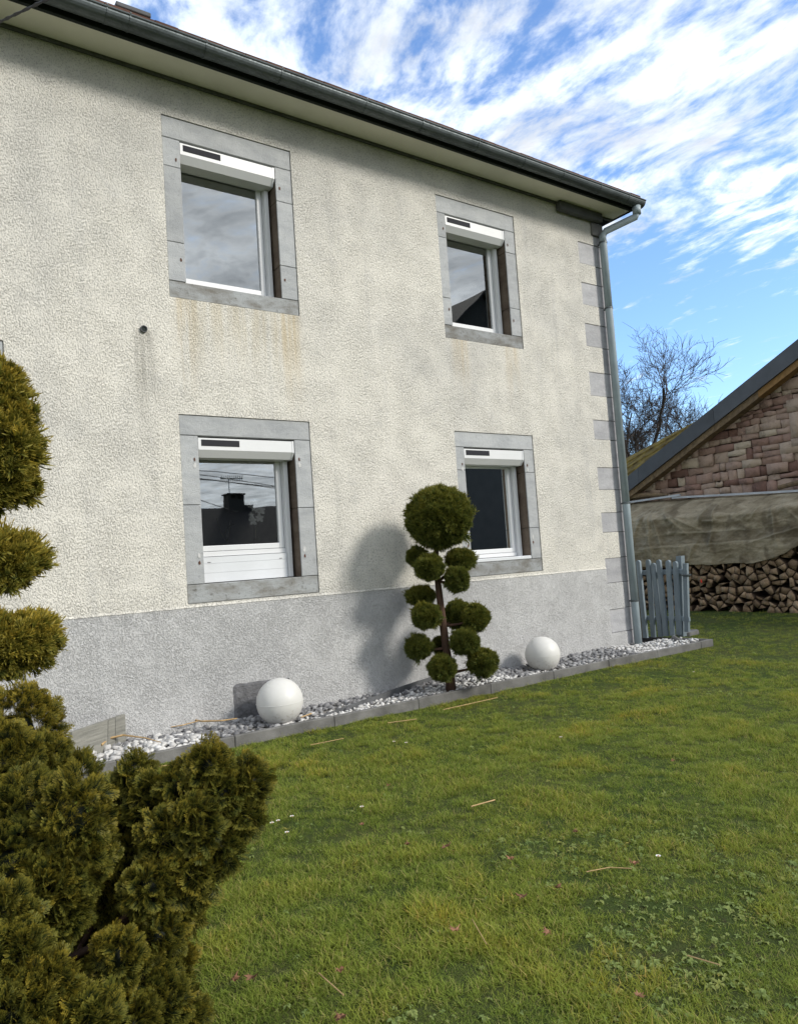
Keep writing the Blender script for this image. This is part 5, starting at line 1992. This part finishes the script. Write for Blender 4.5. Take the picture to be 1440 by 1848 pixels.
pts, tints, scls = [], [], []
wp, wt, ws = [], [], []
for _ in range(270000):
    # sample in view space so that near lawn is denser
    px, py = rg.uniform(-220, 2350), rg.uniform(900, 2060)
    q = ray(px, py)
    if q[2] >= -1e-3: continue
    P = CAM + q * (LAWN_Z - CAM[2]) / q[2]
    dist = np.linalg.norm(P - CAM)
    if dist > 17 or dist < 2.0: continue
    # screen area of a square metre here; keep a wanted density per square metre
    dens_px = PF * PF * abs(q[2]) / np.linalg.norm(q) / dist ** 2
    want = 1150 if dist < 4.5 else (800 if dist < 7 else (520 if dist < 10 else 330))
    have = 270000 / (2570.0 * 1160.0) * dens_px
    if rg.random() > want / max(have, 1e-6) and have > want: continue
    x, y = P[0] + rg.normal(0, .03), P[1] + rg.normal(0, .03)
    if not in_lawn(x, y): continue
    wd_ = weedy(x, y)
    z = lawn_h(x, y)
    n1_ = noise.noise(Vector((x * 1.7, y * 1.7, 20)))
    n2_ = noise.noise(Vector((x * 6, y * 6, 30)))
    if wd_ > .42 and rg.random() < min(.86, (wd_ - .30) * 1.3):
        if rg.random() < .45:
            wp.append((x, y, z - .004)); wt.append(np.clip(.45 + .4 * n2_ + rg.normal(0, .15), 0, 1)); ws.append(rg.uniform(.32, .75))
        if rg.random() < (.40 if wd_ < .85 else .62): continue
    if rg.random() < .05:
        wp.append((x, y, z - .002)); wt.append(np.clip(.4 + rg.normal(0, .2), 0, 1)); ws.append(rg.uniform(.35, .7))
    pts.append((x, y, z - .006))
    tints.append(np.clip(.46 + .38 * n1_ + .30 * n2_ + rg.normal(0, .08), 0, 1))
    scls.append(max(.45, .95 + .50 * n1_ + .5 * n2_ - .35 * max(0, wd_) + rg.normal(0, .12)))
n = len(pts)
rot = np.stack([rg.normal(0, .10, n), rg.normal(0, .10, n), rg.uniform(0, 6.283, n)], 1)
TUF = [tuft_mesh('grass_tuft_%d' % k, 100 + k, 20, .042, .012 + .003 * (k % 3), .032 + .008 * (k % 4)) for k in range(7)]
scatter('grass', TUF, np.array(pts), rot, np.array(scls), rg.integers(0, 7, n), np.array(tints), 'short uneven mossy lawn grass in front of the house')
n = len(wp)
rot = np.stack([rg.normal(0, .30, n), rg.normal(0, .30, n), rg.uniform(0, 6.283, n)], 1)
ROS = [rosette_mesh('weed_%d' % k, 200 + k, (3, 5, 7, 4, 9, 6, 3, 5, 8, 4)[k], (.018, .030, .024, .040, .022, .036, .026, .016, .032, .048)[k], (.0070, .0060, .0085, .0075, .0050, .0100, .0055, .0080, .0060, .0110)[k], k % 3 == 1) for k in range(10)]
scatter('lawn_weeds', ROS, np.array(wp), rot, np.array(ws), rg.integers(0, 10, n), np.array(wt), 'low broad leaved weeds growing among the lawn grass')

M_DEADLEAF = simple('dead_leaf', (0.22, 0.115, 0.065), 0.8, 0.4, 40.0, 60.0, 0.002, 0.2, rnd=0.3)


def maple_leaf(px, py, size, label, rot_):
    p = on_z(px, py, LAWN_Z + .035)
    lob = [(0, 1.0), (.16, .45), (.55, .85), (.42, .38), (.95, .35), (.45, .05), (.6, -.3), (.12, -.18), (0, -.5)]
    ring = lob + [(-a, b) for a, b in reversed(lob[1:-1])]
    ca, sa_ = math.cos(rot_), math.sin(rot_)
    V = [(p[0], p[1], p[2] + .010)]
    rr = random.Random(int(px * 7 + py))
    for a, b in ring:
        x, y = a * size, b * size
        V.append((p[0] + ca * x - sa_ * y, p[1] + sa_ * x + ca * y, p[2] + .010 + size * .55 * (a * a) * rr.uniform(.4, 1.2) + rr.uniform(-.006, .010)))
    n = len(ring)
    o = MB().add(V, [(0, 1 + i, 1 + (i + 1) % n) for i in range(n)]).build('fallen_leaf', M_DEADLEAF)
    sm_ = o.modifiers.new('thick', 'SOLIDIFY'); sm_.thickness = 0.0012
    tag(o, label, 'leaf', 'dead leaves scattered on the lawn')


LV = [(475, 1329, .045, 'small reddish dead leaf at the kerb below the left globe'), (703, 1420, .035, 'pale dead leaf on the grass, farthest of the middle ones'), (805, 1532, .045, 'curled reddish dead leaf in mid lawn'),
      (733, 1528, .03, 'folded tan dead leaf left of the curled reddish one'), (921, 1555, .035, 'dark red dead leaf in mid lawn right of the curled one'), (1040, 1505, .032, 'pinkish dead leaf on the right half of the lawn'),
      (943, 1622, .045, 'brown dead leaf beside a weed rosette in the lawn'), (1006, 1607, .035, 'dead leaf with stalk on a grey green weed'), (1142, 1563, .045, 'dead maple leaf at the end of a pale stalk'),
      (822, 1683, .042, 'pinkish dead leaf below the middle of the lawn'), (990, 1689, .038, 'dark dead leaf in the near lawn at centre right'), (454, 1770, .042, 'orange dead maple leaf near the cypress bush'),
      (422, 1773, .035, 'half hidden dead leaf left of the orange maple leaf'), (652, 1492, .026, 'narrow dead leaf tip poking from tall grass'), (1215, 1376, .028, 'far dead leaf at the upper right of the lawn'), (617, 1840, .04, 'dead leaf at the very bottom edge of the lawn'),
      (612, 1756, .03, 'tan dead leaf on a weed patch near the bottom'), (1152, 1805, .035, 'dead leaf among weeds in the lower right corner')]
for k, (x, y, s, lb) in enumerate(LV):
    maple_leaf(x, y, s * .68, lb, k * 1.37)


def lawn_stalk(pts, lab, r=.004):
    o = MB().tube([on_z(x, y, LAWN_Z + .045) for x, y in pts], [r * .6] * len(pts), 5).build('dry_stalk', M_STRAW)
    tag(o, lab, 'stalk', 'dry stalks lying on the lawn')


lawn_stalk([(850, 1456), (893, 1444)], 'thick pale straw piece lying alone in mid lawn', .007)
lawn_stalk([(185, 1397), (240, 1390), (322, 1379)], 'reddish dry stalk on grass behind the cypress bush', .006)
lawn_stalk([(700, 1305), (752, 1298)], 'straight dry stalk on grass below the topiary', .006)
lawn_stalk([(800, 1281), (850, 1270), (898, 1259)], 'long dry stalk on grass beside the kerb right of the topiary', .006)
lawn_stalk([(1058, 1574), (1100, 1566), (1140, 1568)], 'thin pale stalk ending in a dead maple leaf', .004)
lawn_stalk([(852, 1660), (878, 1705)], 'thin yellow stalk pointing towards the viewer', .003)
lawn_stalk([(575, 1757), (620, 1797)], 'pale bent straw near the bottom of the lawn', .004)
lawn_stalk([(1240, 1725), (1298, 1742)], 'pale twig among weeds at lower right', .004)
lawn_stalk([(560, 1345), (620, 1333)], 'short dry stalk in the grass below the left globe', .005)


def daisy(px, py, lab):
    p = on_z(px, py, LAWN_Z + .05)
    t = empty('daisy', (p[0], p[1], LAWN_Z), lab, 'flower', 'daisies in the lawn')
    d = MB()
    for k in range(9):
        a = 2 * math.pi * k / 9
        ca, sa_ = math.cos(a), math.sin(a)
        R_ = .013
        d.poly([(p[0] + ca * .003, p[1] + sa_ * .003, p[2]), (p[0] + ca * R_ * .8 - sa_ * .004, p[1] + sa_ * R_ * .8 + ca * .004, p[2] + .003), (p[0] + ca * R_, p[1] + sa_ * R_, p[2] + .004), (p[0] + ca * R_ * .8 + sa_ * .004, p[1] + sa_ * R_ * .8 - ca * .004, p[2] + .003)])
    d.build('petals', M_PETAL, t)
    MB().tube([(p[0], p[1], p[2] - .002), (p[0], p[1], p[2] + .005)], [.005, .004], 7).build('centre', M_STRAW, t)
    MB().tube([(p[0], p[1], LAWN_Z - .01), (p[0], p[1], p[2])], .0015, 4).build('stem', M_LEAF, t)


for (x, y, lb) in ((518, 1503, 'leftmost white daisy of the cluster beside the cypress bush'), (491, 1486, 'white daisy at the edge of the cypress bush'), (527, 1474, 'upper white daisy of the cluster beside the cypress bush'),
                   (502, 1482, 'white daisy in the middle of the cluster by the cypress bush'), (1188, 1546, 'single white daisy in the right half of the lawn'), (653, 1457, 'tiny white daisy alone in mid lawn'), (711, 1339, 'white daisy below the kerb left of the topiary'),
                   (733, 1341, 'white daisy below the kerb nearest the topiary'), (1012, 1331, 'far white daisy right of the topiary'), (1252, 1213, 'white daisy near the kerb end by the gate'), (452, 1494, 'white daisy half under the cypress sprays')):
    daisy(x, y, lb)
